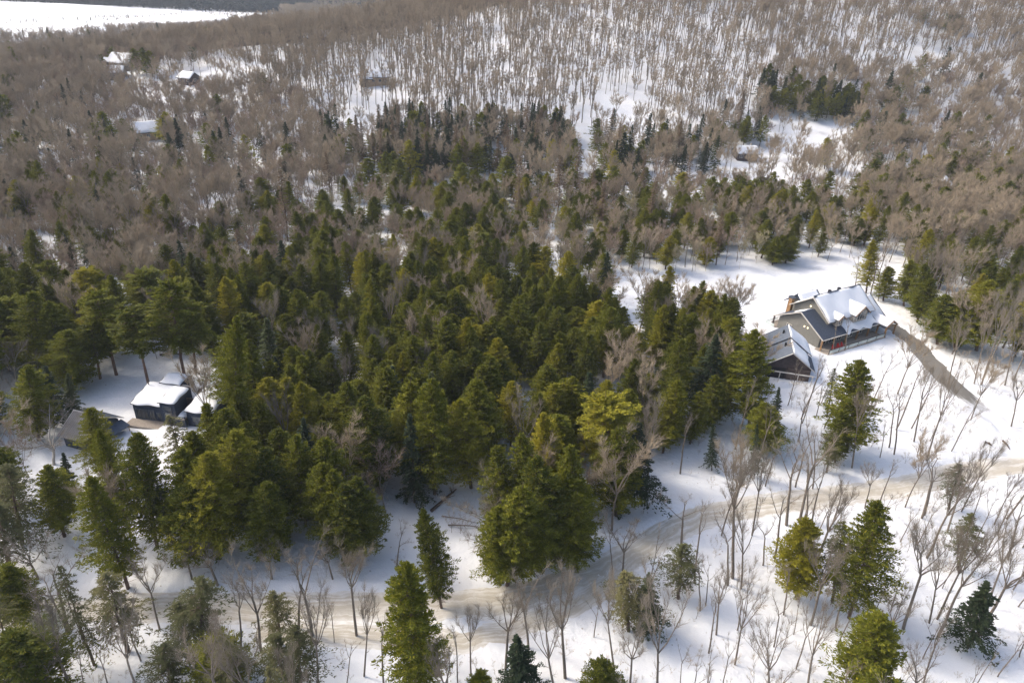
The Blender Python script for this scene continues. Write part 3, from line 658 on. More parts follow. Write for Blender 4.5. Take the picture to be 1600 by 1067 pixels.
def bare_tree(seed, H, R, fork, nlimb, nbr, ntw, rad, up=.55, twr=.02, crook=.12, levels=3, tl=1.1):
    """returns trunk sticks (stem and limbs) and crown sticks (branches and twigs)"""
    r = random.Random(seed); big, fine = [], []
    def bend(d, amt, tro):
        v = Vector((d.x + r.gauss(0, amt), d.y + r.gauss(0, amt), d.z + r.gauss(0, amt * .6) + tro)); return v.normalized()
    def limb(p, d, length, r0, lvl, out, kids):
        n = 4 if lvl < 2 else 3; pts = [p]; rr = r0
        step = length / n
        for i in range(n):
            d = bend(d, crook * (1.2 if lvl else .6), up * .16 if lvl else 0); q = p + d * step
            r1 = r0 * (1 - .75 * (i + 1) / n)
            out.append([*p, *q, rr, r1]); pts.append(q); p = q; rr = r1
            if kids and (i > 0 or lvl > 1): kids(p, d, (i + 1) / n, rr)
        return p, d
    def side(d, ang, a):
        o = d.orthogonal().normalized(); o.rotate(Quaternion(d, a)); return (d * math.cos(ang) + o * math.sin(ang)).normalized()
    def twigs(p, d, t, rr, k=ntw):
        for j in range(k):
            q = side(d, r.uniform(.3, .95), r.uniform(0, 6.28)); q = (q + Vector((0, 0, up * .5))).normalized(); l = tl * r.uniform(.5, 1.3)
            m = p + q * l * .5; e = m + (q + Vector((r.gauss(0, .25), r.gauss(0, .25), .12))).normalized() * l * .5
            fine.append([*p, *m, twr, twr * .75]); fine.append([*m, *e, twr * .75, twr * .25])
    def branch(p, d, t, rr):
        for j in range(nbr if t > .4 else max(1, nbr - 1)):
            q = side(d, r.uniform(.35, .85), r.uniform(0, 6.28)); q = (q + Vector((0, 0, up * .35))).normalized()
            limb(p, q, R * r.uniform(.34, .6) * (1.15 - .4 * t), max(rr * .6, twr * 1.5), 2, fine, twigs)
    # stem
    p = Vector((0, 0, -.6)); d = Vector((0, 0, 1)); zf = H * fork; n = 5; rr = rad
    for i in range(n):
        d = bend(d, crook * .35, .25); q = p + d * ((zf + .6) / n); r1 = rad * (1 - .34 * (i + 1) / n); big.append([*p, *q, rr, r1]); p = q; rr = r1
    # leader and limbs
    nl = nlimb; top = H - zf
    a0 = r.uniform(0, 6.28)
    limb(p, bend(d, .1, .2), top * .93, rr * .85, 1, big, branch)
    for j in range(nl):
        fr = j / max(1, nl - 1); base = p - d * (zf * .0) + Vector((0, 0, 0))
        if j % 2 == 1: base = Vector(big[-1 - 0][0:3]) * 0 + p + Vector((0, 0, top * .12 * fr))
        ang = r.uniform(.35, .8) * (R / (top * .62)) ** .6
        q = side(Vector((0, 0, 1)), min(1.15, ang), a0 + j * 2.4)
        limb(base, q, top * r.uniform(.62, .92), rr * r.uniform(.5, .75), 1, big, branch)
    # a few low branches on the stem
    for j in range(3):
        k = r.randint(2, 4); b = Vector(big[k][3:6]); q = side(Vector((0, 0, 1)), r.uniform(.7, 1.2), r.uniform(0, 6.28))
        limb(b, q, R * r.uniform(.25, .5), rad * .22, 2, fine, lambda P_, D_, t_, r_: twigs(P_, D_, t_, r_, max(1, ntw // 2)))
    return big, fine
PROTO = {}
def add_proto(kind, H, R, trunkVF, crownV, crownF, tmat, cmat, tint=None):
    tm = mesh_np(kind + '_trunk', trunkVF[0], trunkVF[1], [tmat]); cm = mesh_np(kind + '_crown', crownV, crownF, [cmat], tint=tint)
    PROTO.setdefault(kind, []).append((tm, cm, H, R))
def conifers(kind, count, H, R, cb, nb, ns, prof, lL, lW, mt, bk, rad, **kw):
    for i in range(count):
        sd = abs(hash(kind)) % 1 + sum(map(ord, kind)) * 7 + i
        c = cb * random.uniform(.8, 1.2); V, F, ti, info = conifer_mesh(sd, H * random.uniform(.9, 1.1), R * random.uniform(.88, 1.12), c, nb, ns, prof, lL, lW, mt, **kw)
        Hh = V[:, 2].max(); dead = 30 if kind in ('grey_hemlock', 'hemlock') else 10
        T = conifer_trunk(sd, H, c, rad, info, dead if nb > 40 else 0, limbs=nb > 40)
        add_proto(kind, Hh, R, T, V, F, M[bk], M[mt], ti)
conifers('hemlock', 8, 18, 4.1, .14, 360, 74, 'hem', .42, .13, 'hem', 'bark_c', .24, asym=.16, elev=.3, lean_up=.6, droop=.35, latw=.15, gaps=.25, roll=1.4)
conifers('tall_hemlock', 3, 19, 4.8, .40, 190, 100, 'round', .5, .17, 'hem', 'bark_r', .27, asym=.22, gaps=.25, elev=.1, lean_up=.35, latw=.13)
conifers('grey_hemlock', 3, 17, 3.4, .25, 130, 44, 'hem', .40, .10, 'hemg', 'bark_c', .2, asym=.3, gaps=.3, droop=.5, lean_up=.0)
conifers('spruce', 4, 20, 3.5, .12, 190, 55, 'spr', .46, .2, 'spr', 'bark_c', .2, asym=.2, gaps=.25, droop=.35, lean_up=-.05)
conifers('larch', 2, 19, 2.2, .2, 120, 50, 'larch', .5, .08, 'larch', 'bark_c', .17, asym=.15, gaps=.25)
conifers('pine', 2, 22, 4.6, .42, 80, 110, 'pine', .5, .22, 'pine', 'bark_r', .3, asym=.25, gaps=.3, droop=-.1)
def bares(kind, count, H, R, fork, nl, nb, nt, rad, tm, bm, **kw):
    for i in range(count):
        big, fine = bare_tree(sum(map(ord, kind)) * 3 + i, H, R, fork * random.uniform(.85, 1.15), nl, nb, nt, rad, **kw)
        T = sticks(big, 5); C = sticks(fine, 3)
        add_proto(kind, max(T[0][:, 2].max(), C[0][:, 2].max()), R, T, C[0], C[1], M[bm], M[tm])
bares('fan', 5, 18, 3.7, .48, 5, 3, 6, .23, 'twig_g', 'bark_g', up=.9, crook=.09, twr=.013, tl=1.4)
bares('pole', 6, 16, 1.7, .58, 2, 2, 3, .15, 'twig_g', 'bark_g', up=.7, twr=.011, tl=1.0)
bares('broad', 3, 17, 5.2, .33, 7, 3, 8, .28, 'twig_g', 'bark_p', up=.45, twr=.016, tl=1.3, crook=.2)
bares('maple', 4, 18, 3.8, .42, 7, 3, 6, .17, 'twig', 'bark_g', up=.6, twr=.024, tl=1.2)
bares('redmaple', 3, 15, 3.9, .30, 7, 3, 6, .13, 'twig_r', 'bark_g', up=.6, twr=.024, tl=1.2)
bares('aspen', 2, 15, 3.2, .35, 6, 3, 6, .12, 'twig_o', 'bark_p', up=.65, twr=.024, tl=1.1)
bares('sapling', 3, 5, 1.3, .25, 3, 2, 3, .035, 'twig', 'bark_g', up=.7, twr=.009, tl=.6)
# far ones: fewer, stouter twigs
bares('far_maple', 5, 18, 3.9, .48, 6, 3, 4, .16, 'twig', 'bark_g', up=.6, twr=.034, tl=1.5)
bares('hill_maple', 5, 20, 2.1, .58, 4, 3, 4, .21, 'twig', 'bark_g', up=.85, twr=.026, tl=1.3)
bares('far_redmaple', 3, 15, 4.2, .33, 7, 3, 4, .13, 'twig_r', 'bark_g', up=.55, twr=.036, tl=1.5)
conifers('far_hemlock', 4, 16, 4.2, .13, 150, 24, 'hem', .85, .4, 'hem', 'bark_c', .22, asym=.18, elev=.2, lean_up=.4)
conifers('far_spruce', 4, 19, 3.7, .1, 90, 28, 'spr', .8, .4, 'spr', 'bark_c', .2, asym=.22, gaps=.28)
conifers('ridge_spruce', 3, 17, 3.6, .08, 24, 9, 'spr', 2.2, 1.6, 'farspr', 'bark_c', .2, asym=.1)

# ------------------------------------------------------------------ placing single trees
NAME = dict(hemlock='hemlock_tree', tall_hemlock='hemlock_tree', grey_hemlock='hemlock_tree', spruce='spruce_tree', larch='larch_tree', pine='pine_tree',
            fan='bare_maple_tree', pole='bare_sapling_tree', broad='bare_spreading_tree', maple='bare_maple_tree', redmaple='bare_red_maple_tree', aspen='bare_aspen_tree',
            far_maple='bare_maple_tree', hill_maple='bare_maple_tree', far_redmaple='bare_red_maple_tree', far_hemlock='hemlock_tree', far_spruce='spruce_tree')
PLACED = []
def put(kind, base, h, lean=(0, 0), wide=1., variant=None, spin=None, label=None, group=None, cat='tree'):
    tm, cm, H, R = PROTO[kind][(random.randrange(len(PROTO[kind])) if variant is None else variant) % len(PROTO[kind])]
    s = h / H; e = bpy.data.objects.new(NAME[kind], None); COL.objects.link(e); e.empty_display_size = .5
    up = Vector((lean[0], lean[1], h)).normalized()
    q = Vector((0, 0, 1)).rotation_difference(up) @ Quaternion((0, 0, 1), random.uniform(0, 6.283) if spin is None else spin)
    e.matrix_world = Matrix.LocRotScale(Vector(base), q, Vector((s * wide, s * wide, s)))
    for nm, me in (('trunk', tm), ('crown', cm)):
        c = bpy.data.objects.new(nm, me); COL.objects.link(c); c.parent = e
    e['label'] = label; e['category'] = cat
    if group: e['group'] = group
    PLACED.append((base[0], base[1])); return e
def put_px(kind, bx, by, tx, ty, wide=1., **kw):
    b = gp(bx, by); b.z = hz(b.x, b.y); d = ray(tx, ty); t = b.y / d[1]
    top = Vector((t * d[0], b.y, CAM_H + t * d[2])); h = top.z - b.z
    lean = (max(-.16 * h, min(.16 * h, top.x - b.x)), 0)
    return put(kind, b, h, lean, wide * 1.1 * 18 / max(8, h) if kind in ('hemlock', 'tall_hemlock', 'grey_hemlock') else wide * (18 / max(9, h)) ** .5, **kw)

# ------------------------------------------------------------------ trees that can be picked out one by one: kind, base, top (read off the photograph), breadth, label
G_ROADBARE = 'bare trees on the snow below the plowed road'
HAND = '''
hemlock 655 1085 635 876 1.05 |tall yellow-topped hemlock beside the lower edge of the plowed road
hemlock 690 948 660 792 .62 |slender hemlock with yellow tip at the mouth of the snowy clearing
hemlock 1348 1118 1342 955 1.0 |bright yellow-green hemlock on the snow slope beneath the bare leaning trunks
hemlock 1326 965 1375 780 .95 |leaning dark green hemlock with broad lower boughs on the snow slope
spruce 1512 1012 1538 905 1.3 |short dark green conifer standing alone on the snowy slope
grey_hemlock 1483 795 1476 722 .8 |small olive conifer tangled in bare trunks just below the road bend
hemlock 1246 935 1256 806 .85 |hemlock with a bright green tip beside the leaning dark green one
grey_hemlock 1300 940 1290 810 .9 |grey twiggy conifer between two green hemlocks on the snow slope
grey_hemlock 1497 890 1520 800 .95 |grey-brown half bare conifer among leaning trunks above the short conifer
spruce 815 1090 806 990 1.25 |dark conifer standing below the fork of the road
hemlock 942 1120 942 1030 .7 |small yellow-green pointed hemlock at the lower edge of the picture
hemlock 750 1120 748 1048 .6 |low green hemlock tip beside the yellow-topped tall hemlock
spruce 1010 990 1014 893 1.05 |dark green conifer in a clump below the road curve
grey_hemlock 982 985 968 890 1.1 |greyish conifer forming the pale side of the clump below the road curve
grey_hemlock 1060 935 1067 849 1.0 |dull conifer higher up behind the clump below the road curve
grey_hemlock 201 1018 165 893 1.15 |grey-green hemlock with a thick leaning trunk crossing the road
hemlock 200 918 140 742 1.0 |leaning yellow-tipped hemlock in front of the corrugated barn
hemlock 205 838 153 668 .72 |yellow-topped hemlock overlapping the corrugated barn roof
hemlock 246 855 213 674 1.05 |hemlock with a long bare dark trunk right of the corrugated barn
hemlock 101 838 72 725 .95 |round dark hemlock below the corrugated barn
spruce 112 790 98 706 .95 |dark blue-green conifer top just below the barn wall
grey_hemlock 35 850 18 722 1.2 |
grey_hemlock 15 890 4 785 1.3 |
hemlock 28 965 12 880 1.0 |
hemlock 45 1100 22 985 1.15 |
hemlock 10 800 -5 700 1.0 |
grey_hemlock 310 790 262 648 1.1 |thin loose hemlock half hiding the flat-roofed dark blue house
hemlock 330 800 300 672 .95 |
grey_hemlock 275 860 246 760 .8 |
hemlock 305 872 300 752 1.1 |bushy yellow-green hemlock at the lower edge of the forest, left of its pair
hemlock 342 868 325 705 1.15 |
hemlock 388 838 365 672 1.0 |
hemlock 428 838 412 698 1.0 |
hemlock 478 822 462 678 .9 |
hemlock 430 872 415 752 1.05 |broad hemlock with a bright streak at the lower forest edge
hemlock 522 822 504 682 1.05 |
hemlock 515 848 503 722 .8 |
hemlock 532 862 518 733 .85 |
hemlock 548 878 535 755 .95 |
hemlock 572 868 557 744 .9 |
hemlock 592 768 568 618 1.25 |
spruce 648 785 640 645 1.2 |dark conifer with low boughs at the upper end of the snowy clearing
hemlock 640 752 642 595 1.1 |
hemlock 679 772 676 590 1.0 |
hemlock 736 762 719 622 1.05 |
hemlock 757 730 745 590 1.05 |
tall_hemlock 955 768 942 614 1.15 |pale olive hemlock with a rounded top beside the tan bare maple
hemlock 962 805 967 667 1.15 |large yellow-green hemlock nearest the road at the east edge of the forest
spruce 1003 790 998 658 1.25 |dark hemlock with low spreading boughs next to the snowy road verge
hemlock 890 868 883 730 .85 |narrow yellow-green hemlock at the front of the roadside clump
hemlock 862 792 848 642 1.0 |
hemlock 832 834 815 673 1.0 |
hemlock 852 872 840 710 1.0 |
hemlock 905 852 888 692 1.0 |
hemlock 792 842 776 694 .9 |
hemlock 880 768 871 646 .95 |
hemlock 782 910 778 790 .9 |
hemlock 792 912 818 758 1.05 |
hemlock 830 896 846 778 1.0 |
hemlock 896 886 902 770 .95 |
spruce 868 880 868 800 1.0 |
hemlock 1322 706 1346 560 1.15 |large dark green hemlock in the open snow below the main house
hemlock 1305 722 1298 640 .75 |small bright hemlock leaning on the large one below the main house
grey_hemlock 1292 738 1290 690 .8 |
grey_hemlock 1292 652 1304 574 .7 |small olive conifer on the snow right of the dark garage
hemlock 1170 668 1180 512 1.3 |tall dense hemlock beside the dark garage
spruce 1206 692 1218 604 .85 |small dark conifer on the snow below the garage
hemlock 1192 708 1197 628 .9 |
spruce 1178 748 1174 660 .6 |thin dark conifer with snow on its boughs below the garage
spruce 1112 735 1108 660 .7 |
tall_hemlock 233 604 203 478 1.05 |round hemlock on a bare trunk right behind the flat-roofed dark blue house
tall_hemlock 290 598 262 436 1.1 |tallest round hemlock on a bare trunk behind the dark blue house
tall_hemlock 182 586 148 453 1.0 |dark tall hemlock with a bare trunk at the far side of the left yard
tall_hemlock 306 582 290 468 .95 |
tall_hemlock 157 592 140 500 .8 |
hemlock 362 640 368 512 1.0 |
hemlock 368 700 370 488 .9 |
hemlock 70 585 49 454 1.2 |
hemlock 15 580 5 465 1.1 |
hemlock 95 590 74 468 1.1 |
hemlock 60 688 43 568 1.1 |
spruce 84 668 84 570 1.3 |
spruce 114 655 115 582 1.1 |
hemlock 115 612 122 515 1.1 |
hemlock 1465 538 1462 458 1.25 |
hemlock 1525 548 1520 434 1.35 |broad yellow-green hemlock above the bend of the driveway
hemlock 1492 545 1486 462 1.2 |
hemlock 1432 496 1443 410 1.1 |
hemlock 1412 478 1416 404 1.0 |
hemlock 1380 470 1384 415 .8 |
hemlock 1353 458 1350 372 .9 |
hemlock 1528 455 1536 388 1.3 |
broad 84 726 52 645 1.25 |pale spreading bare tree left of the corrugated barn
broad 102 592 90 512 1.15 |whitish bare tree with upswept limbs among the dark hemlocks at the left edge
broad 30 605 18 505 1.0 |
fan 1012 748 1016 610 1.1 |tan fan-shaped bare maple rising among the hemlocks
redmaple 602 800 587 688 1.0 |pinkish bare maple in front of the dark forest by the clearing
broad 787 872 764 742 1.15 |whitish spreading bare tree at the left side of the roadside hemlock clump
fan 1145 903 1163 683 1.0 |large fan-shaped bare maple with thick trunk below the road
fan 1175 836 1198 690 .7 |
pole 1063 740 1078 640 1.1 |
pole 1066 858 1072 762 1.5 |bare young maple rising across the road at its curve
pole 1085 911 1096 775 1.0 |
pole 1137 914 1130 788 1.1 |
fan 1158 919 1172 764 .75 |forked bare trunk right of the large fan-shaped maple
pole 1229 821 1252 675 1.5 |
pole 1211 872 1230 752 1.2 |
pole 1250 815 1286 645 1.4 |
pole 1260 813 1274 712 1.2 |
pole 1268 817 1282 700 1.0 |
pole 1192 883 1203 798 1.1 |
pole 1094 954 1098 859 .9 |
pole 1102 945 1108 870 .8 |
fan 1119 991 1126 880 .8 |bare crooked tree splitting low into open limbs in the snow
pole 1107 1020 1126 925 .9 |
pole 1152 984 1172 900 .9 |
fan 1148 1038 1188 888 .65 |
pole 1224 960 1232 878 1.1 |
pole 1209 1010 1228 920 .9 |
fan 1267 976 1296 828 .85 |thick bare trunk leaning over the snow beside the grey twiggy conifer
pole 1244 1045 1268 948 .8 |
pole 1240 991 1252 925 .7 |
fan 1260 1085 1295 925 .75 |
fan 1200 1092 1178 955 .85 |low many-limbed bare tree at the lower edge of the picture
fan 1026 1085 1048 895 .8 |
pole 1130 1067 1142 990 .7 |
pole 1106 1070 1112 1000 .6 |
pole 1063 1070 1067 1000 .7 |
pole 1062 973 1068 930 .7 |
fan 1331 731 1350 590 .75 |pale grey bare tree in front of the large hemlock below the main house
pole 1389 699 1408 590 1.0 |
pole 1397 710 1414 592 1.0 |
pole 1375 715 1393 648 .8 |
fan 1428 690 1455 558 .75 |bare tree with a dark trunk against the grey driveway
fan 1447 720 1492 560 .7 |tall thick bare trunk just below the snowy end of the driveway
pole 1433 714 1446 660 .8 |
fan 1581 665 1604 575 .8 |
fan 1502 799 1560 675 .6 |strongly leaning bare trunk crossing the road near its right end
fan 1480 831 1518 695 .8 |
pole 1440 809 1463 695 1.4 |
pole 1445 805 1470 715 1.0 |
pole 1518 811 1542 742 .8 |
fan 1553 819 1603 730 .6 |
pole 1559 836 1592 755 .9 |
pole 1575 874 1602 765 1.2 |
fan 1351 795 1364 712 .7 |
pole 1376 782 1397 715 1.0 |
pole 1301 817 1326 745 1.0 |
pole 1393 947 1412 885 .8 |
fan 1411 982 1428 800 1.0 |thick forked bare maple in the middle of the snow slope
fan 1379 1022 1424 920 .9 |bare trunk with long low limbs behind the bright yellow-green hemlock
fan 1452 973 1492 825 .7 |
fan 1464 967 1532 800 .7 |
fan 1466 993 1562 825 .9 |thickest bare trunk, leaning far over beside the short dark conifer
pole 1442 1028 1470 960 .8 |
pole 1437 1090 1478 950 .8 |
fan 1542 948 1600 790 .7 |
pole 1593 1026 1604 965 1.0 |
pole 1306 981 1324 890 1.0 |
pole 1326 925 1345 850 .9 |
fan 1425 1100 1432 1000 .9 |
sap 0 0 0 0 0|
fan 736 1055 732 930 .65 |small crooked bare tree between the tall hemlock and the road fork
fan 790 1045 796 905 1.0 |
pole 826 1012 823 888 1.2 |
fan 883 1059 868 878 1.0 |tall wide bare maple standing in the fork of the road
fan 868 1085 852 932 .85 |
fan 960 1050 928 882 .65 |
fan 973 900 965 796 .95 |fan-topped bare maple on the upper verge of the road
pole 958 893 948 808 .8 |
pole 928 995 934 925 .8 |
fan 983 1085 985 965 .9 |
pole 716 1070 711 965 .7 |
fan 557 991 548 845 .95 |bare maple with dense rounded crown standing over the road left of the tall hemlock
fan 569 1056 582 902 .6 |
pole 542 1069 554 990 .7 |
fan 497 1085 500 900 .7 |
pole 488 991 480 850 1.5 |
pole 466 981 462 878 1.3 |
pole 600 1085 592 962 1.0 |
pole 522 1002 520 935 .7 |
pole 619 890 626 818 1.1 |
grey_hemlock 440 1005 425 922 .85 |
grey_hemlock 472 1082 460 975 .95 |
grey_hemlock 445 1070 430 990 .9 |
fan 408 1019 375 850 .9 |bare maple with a straight dark trunk leaning across the lower road
pole 379 1035 360 895 1.0 |
fan 250 983 226 862 .75 |
grey_hemlock 315 1015 322 900 1.1 |
grey_hemlock 300 1015 275 940 1.0 |
hemlock 343 1075 332 998 .9 |
grey_hemlock 360 1085 350 1000 1.0 |
grey_hemlock 270 1085 255 1005 1.0 |
fan 340 915 318 850 1.5 |
fan 300 905 288 845 1.4 |
fan 425 905 410 848 1.3 |
fan 520 905 505 845 1.2 |
fan 465 905 455 850 1.2 |
pole 110 982 72 865 1.6 |pair of bare trunks leaning together over the road at far left
pole 105 985 62 880 1.2 |
pole 129 1001 90 890 .7 |thin straight bare stem beside the leaning pair at far left
fan 113 1085 52 925 .9 |thick bent bare trunk at the lower left corner
pole 171 1085 148 1000 .8 |
pole 132 1090 120 1010 .7 |
fan 220 1032 188 938 .7 |
fan 60 905 42 830 1.3 |bushy tan bare tree left of the leaning pair
fan 90 1100 40 1010 1.2 |
pole 268 848 242 776 .8 |
pole 275 700 268 640 .9 |
pole 1275 651 1288 585 .8 |
pole 1247 690 1263 608 1.0 |
pole 1243 760 1262 665 1.2 |
pole 1235 765 1238 690 1.0 |
pole 1270 762 1278 670 1.1 |
pole 1262 762 1265 690 1.0 |
fan 1156 762 1150 660 .8 |
pole 1195 762 1210 690 1.0 |
fan 1522 600 1550 470 .7 |
fan 1533 601 1582 430 .75 |pale bare maple towering over the lower driveway
fan 1482 600 1502 490 .8 |
fan 1570 602 1605 490 .8 |
pole 1360 464 1372 388 1.2 |
pole 1335 458 1344 378 1.0 |
pole 1372 470 1380 398 1.0 |
pole 1302 552 1290 500 .9 |
pole 1320 548 1332 490 1.0 |
fan 1600 660 1618 560 .8 |
pine 303 118 302 73 1.0 |lone open-topped pine rising from the brown plain right of the large white-roofed house
pine 369 48 369 22 1.0 |lone pine at the edge of the frozen lake
spruce 196 90 193 65 1.0 |slim dark conifer between the white-roofed house and the frozen lake
spruce 213 85 211 61 1.2 |wider dark conifer just above the large white-roofed house
spruce 150 84 148 50 1.2 |tall dark conifer against the white of the frozen lake
spruce 141 86 138 60 1.2 |shorter dark conifer against the white of the frozen lake
hemlock 258 222 256 186 1.0 |olive hemlock between the lone pale-gabled cottage and a darker pair
spruce 276 226 275 178 1.6 |darkest broad conifer right of the lone pale-gabled cottage
spruce 290 224 288 190 1.4 |low dark conifer at the right side of the darkest broad one
pine 1368 302 1365 233 1.1 |tall open pine standing above the brown wood behind the main house
hemlock 1288 264 1292 214 1.0 |bright yellow-green conifer right of the snowy openings below the grove
hemlock 116 374 113 303 1.1 |left one of two dark hemlocks touching in the brown wood at left
hemlock 130 370 128 308 1.0 |right one of two dark hemlocks touching in the brown wood at left
spruce 156 362 150 285 1.1 |tall narrow conifer right of two touching dark hemlocks at left
hemlock 208 360 206 314 1.2 |round dark hemlock in the reddish-brown wood at left
hemlock 237 354 236 302 1.2 |taller dark hemlock right of a round one in the reddish-brown wood
hemlock 1483 48 1481 14 1.3 |
hemlock 1493 52 1496 22 1.3 |
hemlock 1442 34 1440 12 1.1 |
'''
HAND_ZONE = [(lambda u, v, k: v < 60, 'dark conifer of the small clump high on the hill shoulder at upper right', 'conifer clump on the hill shoulder'),
             (lambda u, v, k: k in ('hemlock', 'spruce', 'grey_hemlock', 'tall_hemlock', 'larch', 'pine') and 330 < u < 760 and v > 700, 'hemlock crown in the thick front edge of the forest above the lower road', 'hemlocks along the front edge of the forest'),
             (lambda u, v, k: k in ('hemlock', 'spruce', 'grey_hemlock', 'tall_hemlock') and 760 <= u < 1000 and v > 700, 'hemlock in the dense clump beside the inside of the road curve', 'hemlocks in the clump inside the road curve'),
             (lambda u, v, k: k in ('hemlock', 'spruce', 'grey_hemlock', 'tall_hemlock') and u >= 1330 and v < 560, 'green hemlock in the wood behind the main house and driveway', 'hemlocks beside the driveway wood'),
             (lambda u, v, k: k in ('hemlock', 'spruce', 'grey_hemlock', 'tall_hemlock') and u >= 1000, 'small green conifer at the forest edge below the garage', 'conifers below the garage'),
             (lambda u, v, k: k in ('hemlock', 'spruce', 'grey_hemlock', 'tall_hemlock') and v > 930, 'grey-green conifer tangled with bare twigs below the lower road', 'grey conifers below the lower road'),
             (lambda u, v, k: k in ('hemlock', 'spruce', 'grey_hemlock', 'tall_hemlock') and v > 700, 'green conifer below the corrugated barn at the left edge', 'conifers below the barn'),
             (lambda u, v, k: k in ('hemlock', 'spruce', 'grey_hemlock', 'tall_hemlock'), 'dark hemlock standing around the snowy yard of the dark blue house', 'hemlocks around the left yard'),
             (lambda u, v, k: u > 1040 and v > 780, 'slender bare grey tree on the open snow slope below the road', 'bare trees on the snow slope below the road'),
             (lambda u, v, k: u > 1040 and v > 600, 'bare grey tree on the snow between the main house and the road', 'bare trees between the main house and the road'),
             (lambda u, v, k: u > 1040, 'bare grey tree beside the driveway or behind the main house', 'bare trees around the driveway'),
             (lambda u, v, k: v > 915, 'bare grey tree standing below the lower road among twiggy conifers', 'bare trees below the lower road'),
             (lambda u, v, k: v > 800, 'bare twiggy tree on the upper verge of the lower road', 'bare trees on the upper road verge'),
             (lambda u, v, k: True, 'bare grey tree near the two dark buildings at left', 'bare trees near the left buildings')]
HANDMADE = []
for ln in HAND.strip().splitlines():
    a, lab = ln.split('|'); k, bx, by, tx, ty, wd = a.split(); lab = lab.strip()
    if k == 'sap': continue
    bx, by, tx, ty, wd = map(float, (bx, by, tx, ty, wd)); grp = None
    if not lab:
        lab, grp = next((l, g_) for f, l, g_ in HAND_ZONE if f(bx, by, k))
    HANDMADE.append((tx, grp, put_px(k, bx, by, tx, ty, wd, label=lab, group=grp)))

ORD = 'first second third fourth fifth sixth seventh eighth ninth tenth eleventh twelfth thirteenth fourteenth fifteenth sixteenth seventeenth eighteenth nineteenth twentieth'.split()
for grp in sorted({g_ for _, g_, _ in HANDMADE if g_}):
    mem = sorted([(tx, o) for tx, g_, o in HANDMADE if g_ == grp], key=lambda q: q[0])
    if len(mem) <= 20 and not grp.startswith('bare'):
        for i, (_, o) in enumerate(mem): o['label'] = 'treetop ' + ORD[i] + ' from the left among the ' + grp
# ------------------------------------------------------------------ the wooded land: regions drawn over the picture, trees stood on the ground inside them
def inside(u, v, poly):
    c = np.zeros(u.shape, bool); n = len(poly)
    for i in range(n):
        x1, y1 = poly[i]; x2, y2 = poly[(i + 1) % n]
        if y1 == y2: continue
        m = ((y1 > v) != (y2 > v)) & (u < (x2 - x1) * (v - y1) / (y2 - y1) + x1); c ^= m
    return c
KINDS = ['hemlock', 'spruce', 'larch', 'pine', 'maple', 'redmaple', 'aspen', 'fan', 'pole', 'grey_hemlock', 'tall_hemlock', 'broad']
KH = dict(hill_maple=(15, 21), hemlock=(10.5, 16), spruce=(11, 18), larch=(15, 21), pine=(17, 23), maple=(13, 18), redmaple=(8, 13), aspen=(9, 14), fan=(13, 18), pole=(9, 15), grey_hemlock=(11, 16), tall_hemlock=(14, 18), broad=(12, 17))
